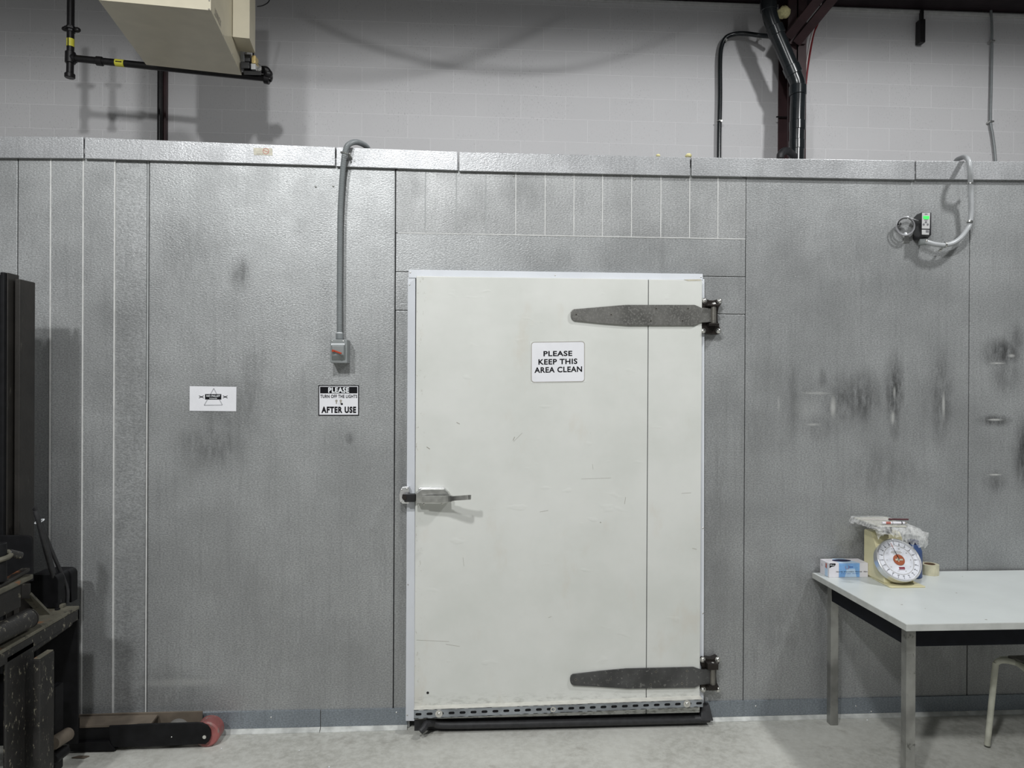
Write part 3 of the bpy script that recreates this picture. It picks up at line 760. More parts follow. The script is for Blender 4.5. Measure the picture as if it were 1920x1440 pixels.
# ================================================================== switch and its conduit
t = thing('light_switch', PY(635, 681, 0), 'grey surface-mounted switch box with orange-red lever above the lights sign', 'switch')
sw = lambda a, c, y: PY(560+a/7.2, 600+c/7.2, y)
SWY = -.075
m = MB(); p, q = sw(425, 260, SWY), sw(655, 582, SWY)
m.box(p.x, q.x, SWY, 0, q.z, p.z, 'switch', .004)
for a, c in ((600, 285), (465, 530), (600, 535), (450, 285)):
    m.dome(sw(a, c, SWY), (0, -1, 0), .003, .002, 'steel', 8)
m.build('box', t)
m = MB(); A = [sw(*k, SWY) for k in ((440, 320), (625, 320), (630, 548), (445, 548))]; B = [sw(*k, SWY-.020) for k in ((446, 345), (612, 345), (606, 470), (452, 480))]
m.hexa(A, B, 'switch', .003); m.build('cover', t)
m = MB(); B2 = [sw(*k, SWY-.003) for k in ((441, 318), (624, 318), (622, 343), (443, 343))]
m.prism([p_+V((0, -.006, 0)) for p_ in B2], (0, .006, 0), 'white_plate'); m.build('label_strip', t, 'white strip')
m = MB(); p, q = sw(470, 412, SWY-.026), sw(578, 452, SWY-.036)
m.cyl(sw(462, 415, SWY-.018), sw(462, 415, SWY-.034), .0052, 'orange', 16, .001)
m.ring(sw(462, 415, SWY-.034), (0, -1, 0), .002, .0052, .001, 'orange', 16)
m.beam(p, q, .007, .0075, 'orange', bev=.0015); m.build('lever', t)
t2 = thing('flexible_conduit', PY(636, 630, -.03), 'dark grey ribbed conduit running up from the switch over the cap', 'conduit')
cy = -.034
m = MB(); ribbed(m, [PY(636.5, 628, cy), PY(636.5, 560, cy), PY(637, 480, cy), PY(638, 400, cy), PY(641, 340, cy-.004), PY(644, 305, -.045), PY(646, 290, -.056), PY(650, 276, -.055), PY(657, 269, -.03), PY(666, 266.5, .02), PY(676, 268.5, .10), PY(688, 276, .18), PY(694, 290, .22)], .0122, 'grey_pvc')
m.build('hose', t2)
m = MB(); p = PY(636.5, 634, cy); m.cyl(p+V((0, 0, -.006)), p+V((0, 0, .022)), .0165, 'grey_pvc', 20, .002); m.cyl(p+V((0, 0, .022)), p+V((0, 0, .026)), .0135, 'white_plate', 20); m.build('connector', t2)
m = MB(); p = PY(645, 287.5, -.056); m.torus(p, (.25, 0, 1), .0145, .003, 'steel', 20, 8)
m.beam(p+V((.018, .004, 0)), p+V((.026, .036, -.010)), .012, .004, 'steel'); m.dome(p+V((.026, -.004, -.002)), (0, -1, 0), .005, .005, 'steel', 8); m.build('clamp', t2)

# ================================================================== temperature controller with coiled lead and pale conduit
t = thing('temperature_controller', PY(1730, 446, 0), 'black controller box with green display at upper right', 'thermostat')
cz0, cz1 = PY(1737, 447, -.03).z, PY(1737, 398, -.065).z
k_ = lambda a, c, y: PY(1700+a/24, 390+c/24, y)
CTY = -.068
pts = [k_(690, 190, CTY), k_(1115, 195, CTY), k_(1080, 1215, CTY), k_(690, 1225, CTY)]
xa, xb = pts[0].x, pts[1].x; z0, z1 = pts[2].z, pts[0].z
m = MB(); m.prism([(xa, 0, z0-.012), (xa, 0, z1-.012), (xa, -.030, z1), (xa, CTY, z1), (xa, CTY, z0), (xa, -.03, z0-.018)], (xb-xa, 0, 0), 'black_plastic', .002); m.build('case', t)
def cf(a, c, d=0): return k_(a, c, CTY-.0006-d)
m = MB(); m.prism([cf(*q) for q in ((690, 215), (1055, 215), (1030, 935), (680, 930))], (0, -.0008, 0), 'ctrlface')
m.prism([cf(*q) for q in ((680, 975), (1015, 985), (1000, 1205), (680, 1195))], (0, -.0008, 0), 'ctrlface')
m.prism([cf(*q, .001) for q in ((860, 990), (1000, 995), (995, 1110), (860, 1105))], (0, -.0003, 0), 'button')
m.prism([cf(*q, .001) for q in ((820, 250), (940, 255), (938, 300), (820, 300))], (0, -.0003, 0), 'button')
m.prism([cf(*q, .001) for q in ((790, 525), (960, 525), (930, 560), (800, 560))], (0, -.0003, 0), 'button')
m.build('face_plate', t, 'silver face with grey markings')
m = MB(); m.prism([cf(*q, .0012) for q in ((745, 360), (1015, 365), (1005, 500), (820, 505), (745, 470))], (0, -.0008, 0), 'lcd'); m.build('display', t, 'lit green display')
for q in ((862, 635), (765, 740), (942, 742)):
    m = MB(); p = cf(*q, .0005); m.cyl(p, p+V((0, -.0016, 0)), .0050, 'button', 14); m.build('button', t)
g_ = lambda a, c, y: PY(1640+a/6.859, 280+c/6.859, y)
m = MB()
for i, (dr_, dy, dx_) in enumerate(((.0415, -.03, 0), (.039, -.024, .002), (.043, -.037, -.001))):
    m.torus(g_(395+dx_*1000, 990, dy), (.12, 1, .05), dr_, .0030, 'cable', 36, 8)
m.tube(curve([g_(400, 885, -.03), g_(450, 885, -.035), g_(520, 905, -.04), g_(600, 930, -.04)], 6), .003, 'cable', 8)
o = thing('coiled_cable', g_(395, 1100, -.03), 'small coil of grey cable tied beside the black controller', 'cable'); m.build('coil', o)
for a, c in ((420, 880), (395, 1090), (320, 960)):
    m = MB(); p = g_(a, c, -.031); ax = (1, 0, .1) if a != 320 else (0, .1, 1); m.cyl(p-V(ax)*.004, p+V(ax)*.004, .008, 'white_plate' if a != 320 else 'black', 10); m.build('cable_tie', o)
m = MB(); q = [g_(*k) for k in ((385, 1110, -.006), (440, 1110, -.006), (450, 1200, -.006), (375, 1200, -.006))]; m.prism(q, (0, .006, 0), 'steel', .001); m.build('mounting_clip', o)
t = thing('pale_conduit', g_(1225, 1000, 0), 'pale grey bent conduit looping from the controller up over the cap', 'conduit')
cy = -.055
m = MB(); ribbed(m, [g_(650, 1185, -.045), g_(700, 1200, -.05), g_(780, 1222, -.055), g_(900, 1232, cy), g_(1010, 1205, cy), g_(1110, 1135, cy), g_(1190, 1030, cy), g_(1225, 950, -.05), g_(1238, 850, -.05), g_(1243, 700, -.055), g_(1238, 550, -.06), g_(1232, 430, -.075), g_(1228, 300, -.10), g_(1222, 200, -.105), g_(1200, 130, -.09), g_(1160, 100, -.03), g_(1110, 110, .04), g_(1060, 135, .11), g_(1030, 180, .15)], .0112, 'light_pvc', .006, .0006, 14)
m.build('hose', t)
for a, c, d in ((1230, 435, (0, 0, 1)), (1220, 930, (.15, 0, 1)), (905, 1230, (1, 0, 0))):
    m = MB(); p = g_(a, c, -.055 if c > 500 else -.074); m.cyl(p-V(d)*.004, p+V(d)*.004, .0138, 'steel', 18)
    s_ = V((.025, .03, -.004)) if a > 1000 else V((-.002, .04, -.022)); m.beam(p, p+s_, .012, .004, 'steel'); m.dome(p+s_*.9, (0, -1, 0), .006, .012, 'bolt', 10); m.build('clamp', t)
m = MB(); p = g_(640, 1185, -.04); m.cyl(p+V((-.02, .01, .0)), p+V((.012, 0, -.001)), .017, 'switch', 16, .003); m.dome(p+V((0, -.016, 0)), (0, -1, 0), .006, .004, 'bolt'); m.build('elbow_fitting', t)

# ================================================================== roof steel and things on the block wall
WY = 3.0
m = MB(); pz = [PY(1281, 3.5, 2.98).z, PY(1920, 25, 2.98).z]
m.hexa([(-6.9, 2.72, 5.035), (7.9, 2.72, 5.06), (7.9, 2.99, 5.06), (-6.9, 2.99, 5.035)], [(-6.9, 2.72, 5.6), (7.9, 2.72, 5.6), (7.9, 2.99, 5.6), (-6.9, 2.99, 5.6)], 'darkbeam')
tag(m.build('roof_beam'), 'dark maroon steel beam along the top of the block wall', 'beam')
m = MB(); m.box(-6.9, 7.9, 2.97, 2.998, 5.012, 5.035, 'caulk', .002); tag(m.build('trim_9'), 'thin pale ledge under the roof beam', 'ledge', kind='structure')
# column: H section
m = MB(); c0 = PY(1477, 100, 2.75).x; c1 = PY(1511, 100, 2.75).x; mid = (c0+c1)/2
m.box(c0, c1, 2.74, 2.752, 2.64, 5.03, 'maroon'); m.box(c0, c1, 2.93, 2.942, 2.64, 5.03, 'maroon'); m.box(mid-.006, mid+.006, 2.74, 2.94, 2.64, 5.03, 'maroon')
tag(m.build('steel_column'), 'dark maroon steel column behind the thick black pipe', 'column')
t = thing('steel_brace', PY(1490, 80, 2.7), 'maroon double-channel brace slanting up right from the column', 'brace')
p0, p1 = PY(1487, 73, 2.70), PY(1580, -42, 2.2)
dv = (p1-p0).normalized(); side = dv.cross(V((0, 1, 0))).normalized()
for sg in (-1, 1):
    m = MB(); m.beam(p0+side*sg*.045, p1+side*sg*.045, .075, .07, 'maroon', (0, 1, 0), .004); m.build('channel', t)
m = MB(); m.prism([PY(a, c, 2.73) for a, c in ((1477, 66), (1498, 42), (1516, 54), (1510, 64), (1509, 84), (1478, 84))], (0, -.02, 0), 'maroon'); m.build('gusset', t)
# big pipe
t = thing('drain_pipe', PY(1493, 296, 2.6), 'thick black jointed pipe bending down beside the steel column', 'pipe')
PYY = 2.58
path = curve([PY(1438, -60, PYY), PY(1440, -20, PYY), PY(1442, 20, PYY), PY(1450, 48, PYY), PY(1470, 95, PYY), PY(1489, 140, PYY), PY(1496, 165, PYY), PY(1495, 215, PYY), PY(1493, 310, PYY)], 6)
m = MB(); m.tube(path, .062, 'pvc', 24); m.build('pipe', t)
for a, c, d, r_ in ((1495.7, 170, (0, 0, 1), .071), (1495, 236, (0, 0, 1), .067), (1494, 272, (0, 0, 1), .066), (1455, 58, (-.38, 0, .92), .070), (1486, 132, (-.40, 0, .9), .071), (1441, 12, (-.05, 0, 1), .070)):
    m = MB(); p = PY(a, c, PYY); d = V(d).normalized(); m.cyl(p-d*.04, p+d*.04, r_, 'pvc', 24, .004); m.build('coupling', t)
m = MB(); m.tube(curve([PY(1463, 296, 2.4), PY(1464, 289, 2.4), PY(1471, 283, 2.42), PY(1480, 285, 2.45), PY(1490, 295, 2.5)], 6), .030, 'rubber', 14)
tag(m.build('rubber_hose'), 'short dark hose bend at the foot of the thick black pipe', 'hose')
t = thing('black_hose', PY(1348, 293, 2.95), 'slim black pipe bending from the thick pipe down to the cooler top', 'pipe')
m = MB(); m.tube(curve([PY(1348, 310, 2.95), PY(1348.5, 250, 2.95), PY(1350, 180, 2.95), PY(1350, 115, 2.95), PY(1353, 87, 2.95), PY(1362, 70, 2.94), PY(1380, 63.5, 2.93), PY(1402, 63.5, 2.9), PY(1425, 66.5, 2.88), PY(1455, 69, 2.8)], 6), .020, 'pvc', 14); m.build('pipe', t)
for a, c in ((1361, 75), (1352, 227), (1427, 69)):
    m = MB(); p = PY(a, c, 2.92); m.cyl(p+V((0, .06, 0)), p+V((.002, -.01, 0)), .009, 'bolt', 8); m.torus(PY(a-3 if c > 100 else a, c, 2.94), (0, 0, 1) if c > 100 else (1, 0, .1), .022, .003, 'steel', 16, 6); m.build('clip', t)
for a, (nm, lb, mt, pts) in enumerate((('white_wire', 'thin white wire beside the steel column', 'whitewire', [(1540, 2), (1536, 28), (1531, 40), (1524, 60), (1517, 90), (1511, 130), (1508, 165), (1507, 200)]),
                                       ('red_wire', 'thin dark red wire beside the white wire at the column', 'redwire', [(1541, 20), (1533, 45), (1526, 62), (1520, 92), (1514, 130), (1510, 165), (1508, 200)]))):
    m = MB(); m.tube(curve([PY(x, y_, 2.90 if a == 0 else 2.96) for x, y_ in pts[:-1]], 6), .007 if a == 0 else .009, mt, 8); tag(m.build(nm), lb, 'wire')
t = thing('thin_conduit', PY(1866, 303, 2.96), 'thin grey conduit running down the block wall at the far right', 'conduit')
m = MB(); m.tube(curve([PY(1855, -20, 2.96), PY(1858, 20, 2.96), PY(1860, 60, 2.96), PY(1859, 150, 2.96), PY(1857.5, 225, 2.96), PY(1861, 250, 2.96), PY(1865, 280, 2.96), PY(1868, 320, 2.96)], 6), .011, 'grey_pvc', 10); m.build('pipe', t)
for a, c in ((1861, 77), (1859, 228)):
    m = MB(); p = PY(a, c, 2.95); m.box(p.x-.02, p.x+.02, 2.94, 2.99, p.z-.008, p.z+.008, 'steel', .002); m.build('clip', t)
t = thing('wall_bracket', PY(1729, 80, 2.98), 'dark steel bracket hanging on the upper block wall', 'bracket')
m = MB(); p, q = PY(1724.5, 36, 2.93), PY(1734, 80, 2.93); m.box(p.x, q.x, 2.92, 2.99, q.z, p.z, 'pipe', .004); m.build('plate', t)
m = MB(); p, q = PY(1727, 18, 2.95), PY(1731, 42, 2.95); m.box(p.x, q.x, 2.94, 2.98, q.z, p.z, 'pipe', .002); m.build('hanger', t)
for a, c, y_, s_, lb in ((1291, 292, -.0, .014, 'larger dab of yellow foam on the cap over the door'), (1234, 291.5, .02, .009, 'small dab of yellow foam on the cap over the door'), (1470, 23, 2.70, .05, 'yellow foam lump under the beam beside the thick pipe')):
    m = MB(); m.ball(PY(a, c, y_), (s_*.8 if a == 1457 else s_*1.1, s_, s_*.75 if y_ < 1 else s_*(1 if a == 1470 else 1.8)), 'foam', 14, .12); tag(m.build('foam_blob'), lb, 'foam')
for a, (x_, ln) in enumerate(((1497, 12),)):
    m = MB(); m.box(PY(1456, 219, 2.9).x, PY(1478, 219, 2.9).x, 2.9, 2.91, PY(1460, 220, 2.9).z, PY(1460, 218, 2.9).z, 'pipe'); tag(m.build('steel_rod'), 'short dark rod sticking out left of the thick pipe', 'rod')
cb_ = [LAMP2+(PY(a, c, 3.0)-LAMP2)*((1.5+4.2)/7.2) for a, c in ((560, 20), (640, 62), (740, 99), (850, 124), (960, 134), (1060, 128), (1150, 108), (1240, 72), (1330, 20))]
m = MB(); m.tube(curve(cb_, 6), .024, 'rubber', 10); tag(m.build('overhead_cable'), 'thick black cable swagged in the air before the upper block wall', 'cable')
# left riser
m = MB(); p, q = PY(300.5, 100, 2.93), PY(300.5, 280, 2.93); m.cyl(V((p.x, 2.93, 2.64)), V((p.x, 2.93, 5.2)), .022, 'pipe', 14); tag(m.build('riser_pipe'), 'thin black riser pipe on the block wall under the heater', 'pipe')
m = MB(); p = PY(308.5, 200, 2.97); m.box(p.x-.018, p.x+.018, 2.955, 2.998, 2.64, 4.55, 'maroon'); tag(m.build('brown_strip'), 'dark brown strip beside the thin black riser pipe', 'bar')  # narrow dark brown strip just right of the riser

# gas pipe
GY = 2.22
gp = lambda a, c: PY(100+a/12, 40+c/12, GY)
t = thing('gas_pipe', PY(131, 148, GY), 'black iron gas pipe with yellow labels running under the heater', 'pipe')
r_ = .0255
vtop = gp(395, -700); vbot = gp(372, 1260)
m = MB(); m.cyl(vtop, gp(385, 700), r_, 'pipe', 16); m.cyl(gp(385, 700), vbot, r_, 'pipe', 16); m.build('drop', t)
m = MB(); h0, h1 = gp(440, 830), PY(503, 147, GY); m.cyl(h0, h1, r_, 'pipe', 16); m.build('run', t)
m = MB(); m.cyl(gp(385, 690), gp(380, 945), .036, 'pipe', 16, .003); m.cyl(gp(380, 825), gp(510, 838), .034, 'pipe', 16, .003); m.build('tee', t)
m = MB(); m.cyl(gp(372, 1175), gp(371, 1275), .036, 'pipe', 12, .004); m.build('end_cap', t)
m = MB(); m.cyl(gp(395, 110), gp(390, 250), .032, 'pipe', 8, .003); m.cyl(gp(395, 150), gp(392, 195), .045, 'pipe', 8, .003); m.ball(gp(275, 172), (.028, .02, .018), 'pipe'); m.ball(gp(535, 195), (.026, .02, .02), 'pipe'); m.cyl(gp(280, 172), gp(530, 190), .014, 'pipe', 8); m.build('union_valve', t)
m = MB(); m.cyl(gp(965, 890), gp(1115, 905), .034, 'pipe', 12, .004); m.build('coupling', t)
m = MB(); m.cyl(gp(386, 400), gp(384, 575), r_+.0012, 'yellow', 16); m.build('pipe_label', t, 'yellow pipe label')
m = MB(); a_, c_ = h0.lerp(h1, (1390-440)/(4836-440)), h0.lerp(h1, (1590-440)/(4836-440)); m.cyl(a_, c_, r_+.0012, 'yellow', 16); m.build('pipe_label', t, 'yellow pipe label')
for q_, s_ in ((gp(386, 487), V((0, 0, .05))),):
    m = MB(); m.beam(q_+V((-.003, -r_-.0015, -.05)), q_+V((-.003, -r_-.0015, .05)), .007, .0012, 'ink', (0, 1, 0)); m.build('arrow_print', t)
m = MB(); dvec = (c_-a_); m.beam(a_+dvec*.15+V((0, -r_-.0015, 0)), a_+dvec*.85+V((0, -r_-.0015, 0)), .0012, .007, 'ink'); m.build('arrow_print', t)
hz = lambda a, c, y_: PY(370+a/11.294, 60+c/11.294, y_)
m = MB(); m.tube(curve([hz(1500, 1010, GY), hz(1520, 960, GY), hz(1500, 880, GY-.02), hz(1460, 810, GY-.03), hz(1400, 800, GY-.04), hz(1370, 800, GY-.05)], 5), .028, 'pipe', 14)
m.cyl(hz(1420, 990, GY), hz(1530, 1015, GY), .036, 'pipe', 12, .004); m.ball(hz(1500, 890, GY-.02), (.034, .034, .034), 'pipe'); m.build('elbow', t)

# heater
ZH = 3.9
A, Bp, Cp, Dp = PZ(184, 0, ZH), PZ(395.5, 19.5, ZH), PZ(453.5, 141.5, ZH), PZ(274, 122, ZH)
t = thing('unit_heater', (A+Bp+Cp+Dp)/4, 'cream metal unit heater hanging above the cooler at upper left', 'heater')
up = V((0, 0, .85))
m = MB(); m.hexa([A, Bp, Cp, Dp], [p+up for p in (A, Bp, Cp, Dp)], 'cream', .004); m.build('cabinet', t)
fn = (Bp-A).normalized(); fo = V((fn.y, -fn.x, 0))       # outward normal of the front
sn_ = (Cp-Bp).normalized(); so = V((sn_.y, -sn_.x, 0))     # outward normal of the right side
for px, py in ((392.5, 1), (392.0, 17.5)):
    p = PP(px, py, A, fo); m = MB(); m.dome(p, fo, .006, .004, 'greyprint', 10); m.build('screw', t)
for px, py in ((401.5, 25.5), (419.5, 66), (436, 101)):
    p = PP(px, py, Bp, so); m = MB(); m.dome(p, so, .006, .003, 'greyprint', 10); m.build('screw', t)
p = PP(419, 65, Bp, so); 
m = MB(); p = PP(420, 66, Bp, so); q = PP(437, 67, Bp, so); m.beam(p+so*.001, q+so*.001, .002, .010, 'cream'); m.build('panel_seam', t)
# side control box
p1_, p2_ = PP(436, 69, Bp+so*.003, so), None
zc = p1_.z
w_ = (PZ(468, 72.3, zc)-PZ(436, 69, zc)).length
q1, q2, q3, q4_ = PZ(436, 69, zc), PZ(468, 72.3, zc), PZ(478.5, 100, zc), PZ(447, 96, zc)
m = MB(); m.hexa([q1, q2, q3, q4_], [p_+V((0, 0, .7)) for p_ in (q1, q2, q3, q4_)], 'cream', .003)
m.build('control_box', t)
# name on the side
p = PP(414.5, 53, Bp+so*.0015, so); q = PP(403.0, 28.5, Bp+so*.0015, so); r2 = PP(403.6, 7, Bp+so*.0015, so)
m = MB(); hgt = PP(414.8, 39, Bp+so*.0015, so)-p; m.text('LENNOX', q, p-q, hgt*1.0, 'greyprint', .01); m.build('lettering', t, 'faded grey maker name')
# valve group
m = MB(); p, q = hz(960, 690, 2.12), hz(1160, 850, 2.12); m.box(p.x, q.x, 2.06, 2.16, q.z, p.z, 'black', .008); p, q = hz(1040, 530, 2.1), hz(1160, 690, 2.1); m.box(p.x, q.x, 2.05, 2.12, q.z, p.z, 'black', .006); t0_ = t; t = m.build('gas_valve', t, 'black gas valve body')
m = MB(); p, q = hz(1180, 540, 2.08), hz(1265, 710, 2.08); m.box(p.x, q.x, 2.04, 2.12, q.z, p.z, 'brass', .005); m.build('yellow_cap', t)
m = MB(); p, q = hz(1160, 700, 2.08), hz(1255, 830, 2.08); m.box(p.x, q.x, 2.05, 2.14, q.z, p.z, 'ctrlface', .004); m.ball(hz(1300, 770, 2.1), (.022, .03, .033), 'bolt', 10, .15); m.build('grey_body', t)
m = MB(); p, q = hz(945, 440, 2.14), hz(1010, 700, 2.14); m.box(p.x, q.x, 2.10, 2.2, q.z, p.z, 'frame', .002); p, q = hz(1030, 450, 2.15), hz(1170, 540, 2.15); m.box(p.x, q.x, 2.12, 2.2, q.z, p.z, 'ctrlface'); m.build('back_plate', t, 'pale plate behind the valve')
m = MB(); m.hexa([hz(980, 905, 2.05), hz(1350, 915, 2.05), hz(1360, 890, 2.2), hz(990, 870, 2.2)], [p_+V((0, 0, .03)) for p_ in (hz(980, 905, 2.05), hz(1350, 915, 2.05), hz(1360, 890, 2.2), hz(990, 870, 2.2))], 'black', .003); m.build('base_plate', t)
m = MB(); m.tube(curve([hz(1185, 440, 2.1), hz(1180, 540, 2.07), hz(1160, 650, 2.06), hz(1100, 700, 2.06)], 5), .006, 'black', 8); m.build('lead', t); t = t0_
m = MB(); m.tube(curve([PY(483, 12, 2.07), PY(489, 11.5, 2.12), PY(495, 9.5, 2.2), PY(503, 4, 2.3), PY(508, -6, 2.35)], 6), .004, 'black', 8); tag(m.build('power_wire'), 'thin black wire looping up right of the heater', 'wire')

# ================================================================== table
ZT_ = .70
tx0, ty0, ty1, tx1 = 1.647, -.742, -.013, 3.25
t = thing('work_table', ((tx0+tx1)/2, (ty0+ty1)/2, 0), 'grey laminate table with square metal legs against the wall', 'table')
m = MB(); m.box(tx0, tx1, ty0, ty1, ZT_-.026, ZT_, 'tabledge', .002); m.box(tx0+.003, tx1-.003, ty0+.003, ty1-.003, ZT_-.001, ZT_+.0004, 'table')
for (a, c, w) in ((1689, 1134, .008), (1792, 1112, .006), (1847, 1162, .008), (1804, 1081, .004), (1734, 1141, .003)):
    p = PZ(a, c, ZT_+.0006); m.hexa([p, p+V((w, -.002, 0)), p+V((w*1.3, .004, 0)), p+V((.002, .004, 0))], [k+V((0, 0, .0002)) for k in (p, p+V((w, -.002, 0)), p+V((w*1.3, .004, 0)), p+V((.002, .004, 0)))], 'greyprint')
m.build('table_top', t)
ax0, ax1, ay0, ay1 = 1.705, tx1-.06, -.655, -.045
az0, az1 = .583, ZT_-.026
m = MB(); m.box(ax0+.035, ax1-.035, ay0+.002, ay0+.022, az0, az1, 'apron', .001); m.build('apron', t)
m = MB(); m.box(ax0+.004, ax0+.022, ay0+.035, ay1-.035, az0, az1, 'apron', .001); m.build('apron', t)
m = MB(); m.box(ax1-.022, ax1-.004, ay0+.035, ay1-.035, az0, az1, 'apron', .001); m.build('apron', t)
m = MB(); m.box(ax0+.035, ax1-.035, ay1-.022, ay1-.002, az0, az1, 'apron', .001); m.build('apron', t)
for (lx, ly) in ((ax0, ay0), (ax0, ay1-.036), (ax1-.036, ay0), (ax1-.036, ay1-.036)):
    m = MB(); m.box(lx, lx+.038, ly, ly+.036, 0, az1, 'leg', .003); m.build('leg', t)

# glove box
gx0, gx1, gy0, gy1, gz0, gz1 = 1.683, 1.871, -.103, -.018, ZT_+.0006, .767
t = thing('glove_box', ((gx0+gx1)/2, (gy0+gy1)/2, gz0), 'white and blue disposable glove carton at the left end of the table', 'box')
m = MB(); m.box(gx0, gx1, gy0, gy1, gz0, gz1, 'boxwhite', .0015); m.build('carton', t)
def gf(u, v): return V((gx0+(gx1-gx0)*u, gy0-.0004, gz0+(gz1-gz0)*v))
def gt(u, v): return V((gx0+(gx1-gx0)*u, gy0+(gy1-gy0)*v, gz1+.0004))
def gs(u, v): return V((gx0-.0004, gy1-(gy1-gy0)*u, gz0+(gz1-gz0)*v))
m = MB()
m.prism([gf(.25, .02), gf(.78, .02), gf(.78, .99), gf(.25, .99)], (0, -.0002, 0), 'boxblue')
m.prism([gt(.25, .0), gt(.78, .0), gt(.60, .99), gt(.30, .99)], (0, 0, .0002), 'boxpale')
m.prism([gf(.40, .02), gf(.70, .02), gf(.66, .60), gf(.45, .60)], (0, -.0003, 0), 'boxpale')
m.prism([gs(.55, .02), gs(.85, .02), gs(.85, .85), gs(.55, .85)], (-.0002, 0, 0), 'boxpale')
m.prism([gs(.6, .6), gs(.78, .55), gs(.78, .9), gs(.62, .92)], (-.0004, 0, 0), 'redink')
m.build('printed_bands', t, 'light blue printed bands')
m = MB(); m.prism([gf(.01, .66), gf(.06, .76), gf(.13, .80), gf(.165, .90), gf(.16, .99), gf(.01, .99)], (0, -.0004, 0), 'ink'); m.build('black_corner', t)
m = MB(); n_ = 16; m.prism([gt(.45+.24*math.cos(2*math.pi*k/n_)*(1), .55+.27*math.sin(2*math.pi*k/n_)) for k in range(n_)], (0, 0, .0006), 'navy'); m.build('slot', t, 'navy opening in the carton top')
m = MB(); yo = (0, -.0005, 0)
for s_, u0, v0, u1, v1, mt in (('Nitrile disposable Gloves', .18, .34, .84, .44, 'ink'), ('100pcs', .88, .34, .98, .43, 'ink'), ('Blue', .03, .84, .13, .92, 'white_plate'), ('Powder Free', .30, .24, .75, .30, 'bluetext')):
    m = MB(); p = gf(u0, v0)+V(yo); m.text(s_, p, gf(u1, v0)-gf(u0, v0), gf(u0, v1)-gf(u0, v0), mt, .02); m.build('lettering', t)
m = MB(); p = gs(.2, .6)+V((-.0005, 0, 0)); m.text('L', p, gs(.27, .6)-gs(.2, .6), gs(.2, .75)-gs(.2, .6), 'ink', .02)
m.build('lettering', t)
m = MB(); c = gf(.46, .72)+V((0, -.0008, 0)); m.torus(c, (0, 1, 0), .009, .0008, 'redink', 14, 5, .5, 5.2); m.box(c.x+.006, c.x+.028, c.y-.0002, c.y, c.z-.002, c.z+.003, 'bluetext'); m.build('round_logo', t, 'small red and blue ring mark')

# scale
S0 = V((1.955, -.165, ZT_+.0006))
t = thing('kitchen_scale', S0, 'cream spring dial scale standing on the grey table', 'scale')
bx0, bx1, by0, by1 = 1.868, 2.03, -.282, -.055
m = MB(); m.prism([(bx0+.012, by1, S0.z), (bx0, by0+.01, S0.z), (bx0+.008, by0, S0.z), (bx1, by0, S0.z), (bx1-.004, by1, S0.z)], (0, 0, .007), 'scale', .002); m.build('base_plate', t)
hx0, hx1 = 1.872, 2.012
m = MB(); prof = [(-.062, .707), (-.062, .918), (-.122, .918), (-.150, .880), (-.222, .745), (-.230, .707)]
m.prism([(hx0, y_, z_) for y_, z_ in prof], (hx1-hx0, 0, 0), 'scale', .006); m.build('housing', t)
DC = V((1.940, -.228, .811)); dn = V((-.03, -math.cos(math.radians(33)), math.sin(math.radians(33)))).normalized()
du = V((0, 0, 1)).cross(dn).normalized()
if du.x < 0: du = -du
dvv = du.cross(dn)*-1
if dvv.z < 0: dvv = -dvv
RD = .098
m = MB(); m.cyl(DC-dn*.035, DC, RD-.004, 'dial', 48); m.build('dial_face', t)
m = MB(); m.ring(DC-dn*.030, dn, RD-.005, RD, .033, 'chrome', 56); m.torus(DC+dn*.003, dn, RD-.003, .0045, 'chrome', 56, 10); m.build('dial_rim', t, 'chrome dial rim')
m = MB(); e_ = dn*.0008
def dp(r, an): an = math.radians(an); return DC+e_+(du*math.sin(an)+dvv*math.cos(an))*r
for k in range(100):
    an = k*3.6; r0 = .083 if k % 5 else .078
    if k % 5 == 0: m.beam(dp(r0, an), dp(.087, an), .0014, .0004, 'ink', dn)
    else: m.beam(dp(.0845, an), dp(.087, an), .0006, .0004, 'greyprint', dn)
m.ring(DC+e_, dn, .0655, .0670, .0003, 'greyprint', 48)
for k in range(20):
    an = 18*k; c = dp(.0735, an); s_ = str(k*5 if k else '20kg')
    m.text(s_, c-du*.004-dvv*.0025, du*.008, dvv*.005, 'ink', .02)
for k in range(10):
    an = 36*k+18; c = dp(.054, an); m.text(str(k*2+1), c-du*.003-dvv*.002, du*.006, dvv*.004, 'greyprint', .02)
for k, (z_, w_) in enumerate(((.040, .024), (.034, .027), (.028, .018))): m.beam(DC+e_-du*w_+dvv*z_, DC+e_+du*w_*.9+dvv*z_, .0022 if k < 2 else .0012, .0003, 'greyprint', dn)
m.build('dial_markings', t)
m = MB(); c = DC+dn*.004; m.cyl(c-dn*.004, c, .025, 'dialorange', 32); m.build('orange_disc', t, 'orange hub disc')
m = MB(); m.beam(c+dn*.0006-du*.017, c+dn*.0006+du*.017, .008, .0005, 'beige', dn); m.beam(c+dn*.0006-dvv*.010-du*.004, c+dn*.0006+dvv*.010-du*.004, .004, .0005, 'beige', dn)
m.build('maker_mark', t, 'small pale cross mark'); m = MB()
m.beam(DC+e_-dvv*.037-du*.010, DC+e_-dvv*.037+du*.016, .009, .0008, 'dialred', dn); m.beam(DC+e_-dvv*.045-du*.014, DC+e_-dvv*.045+du*.014, .0015, .0008, 'dialred', dn); m.build('maker_mark', t, 'dark red print under the disc')
m = MB(); m.beam(c+dn*.002, c+dn*.002+dvv*.062-du*.013, .0022, .0008, 'ink', dn); m.beam(c+dn*.002+dvv*.055-du*.0115, c+dn*.002+dvv*.078-du*.016, .0018, .0009, 'redink', dn); m.build('needle', t)
m = MB(); m.box(1.925, 1.955, -.155, -.125, .915, .962, 'black', .003); m.build('stem', t)
zp = .966
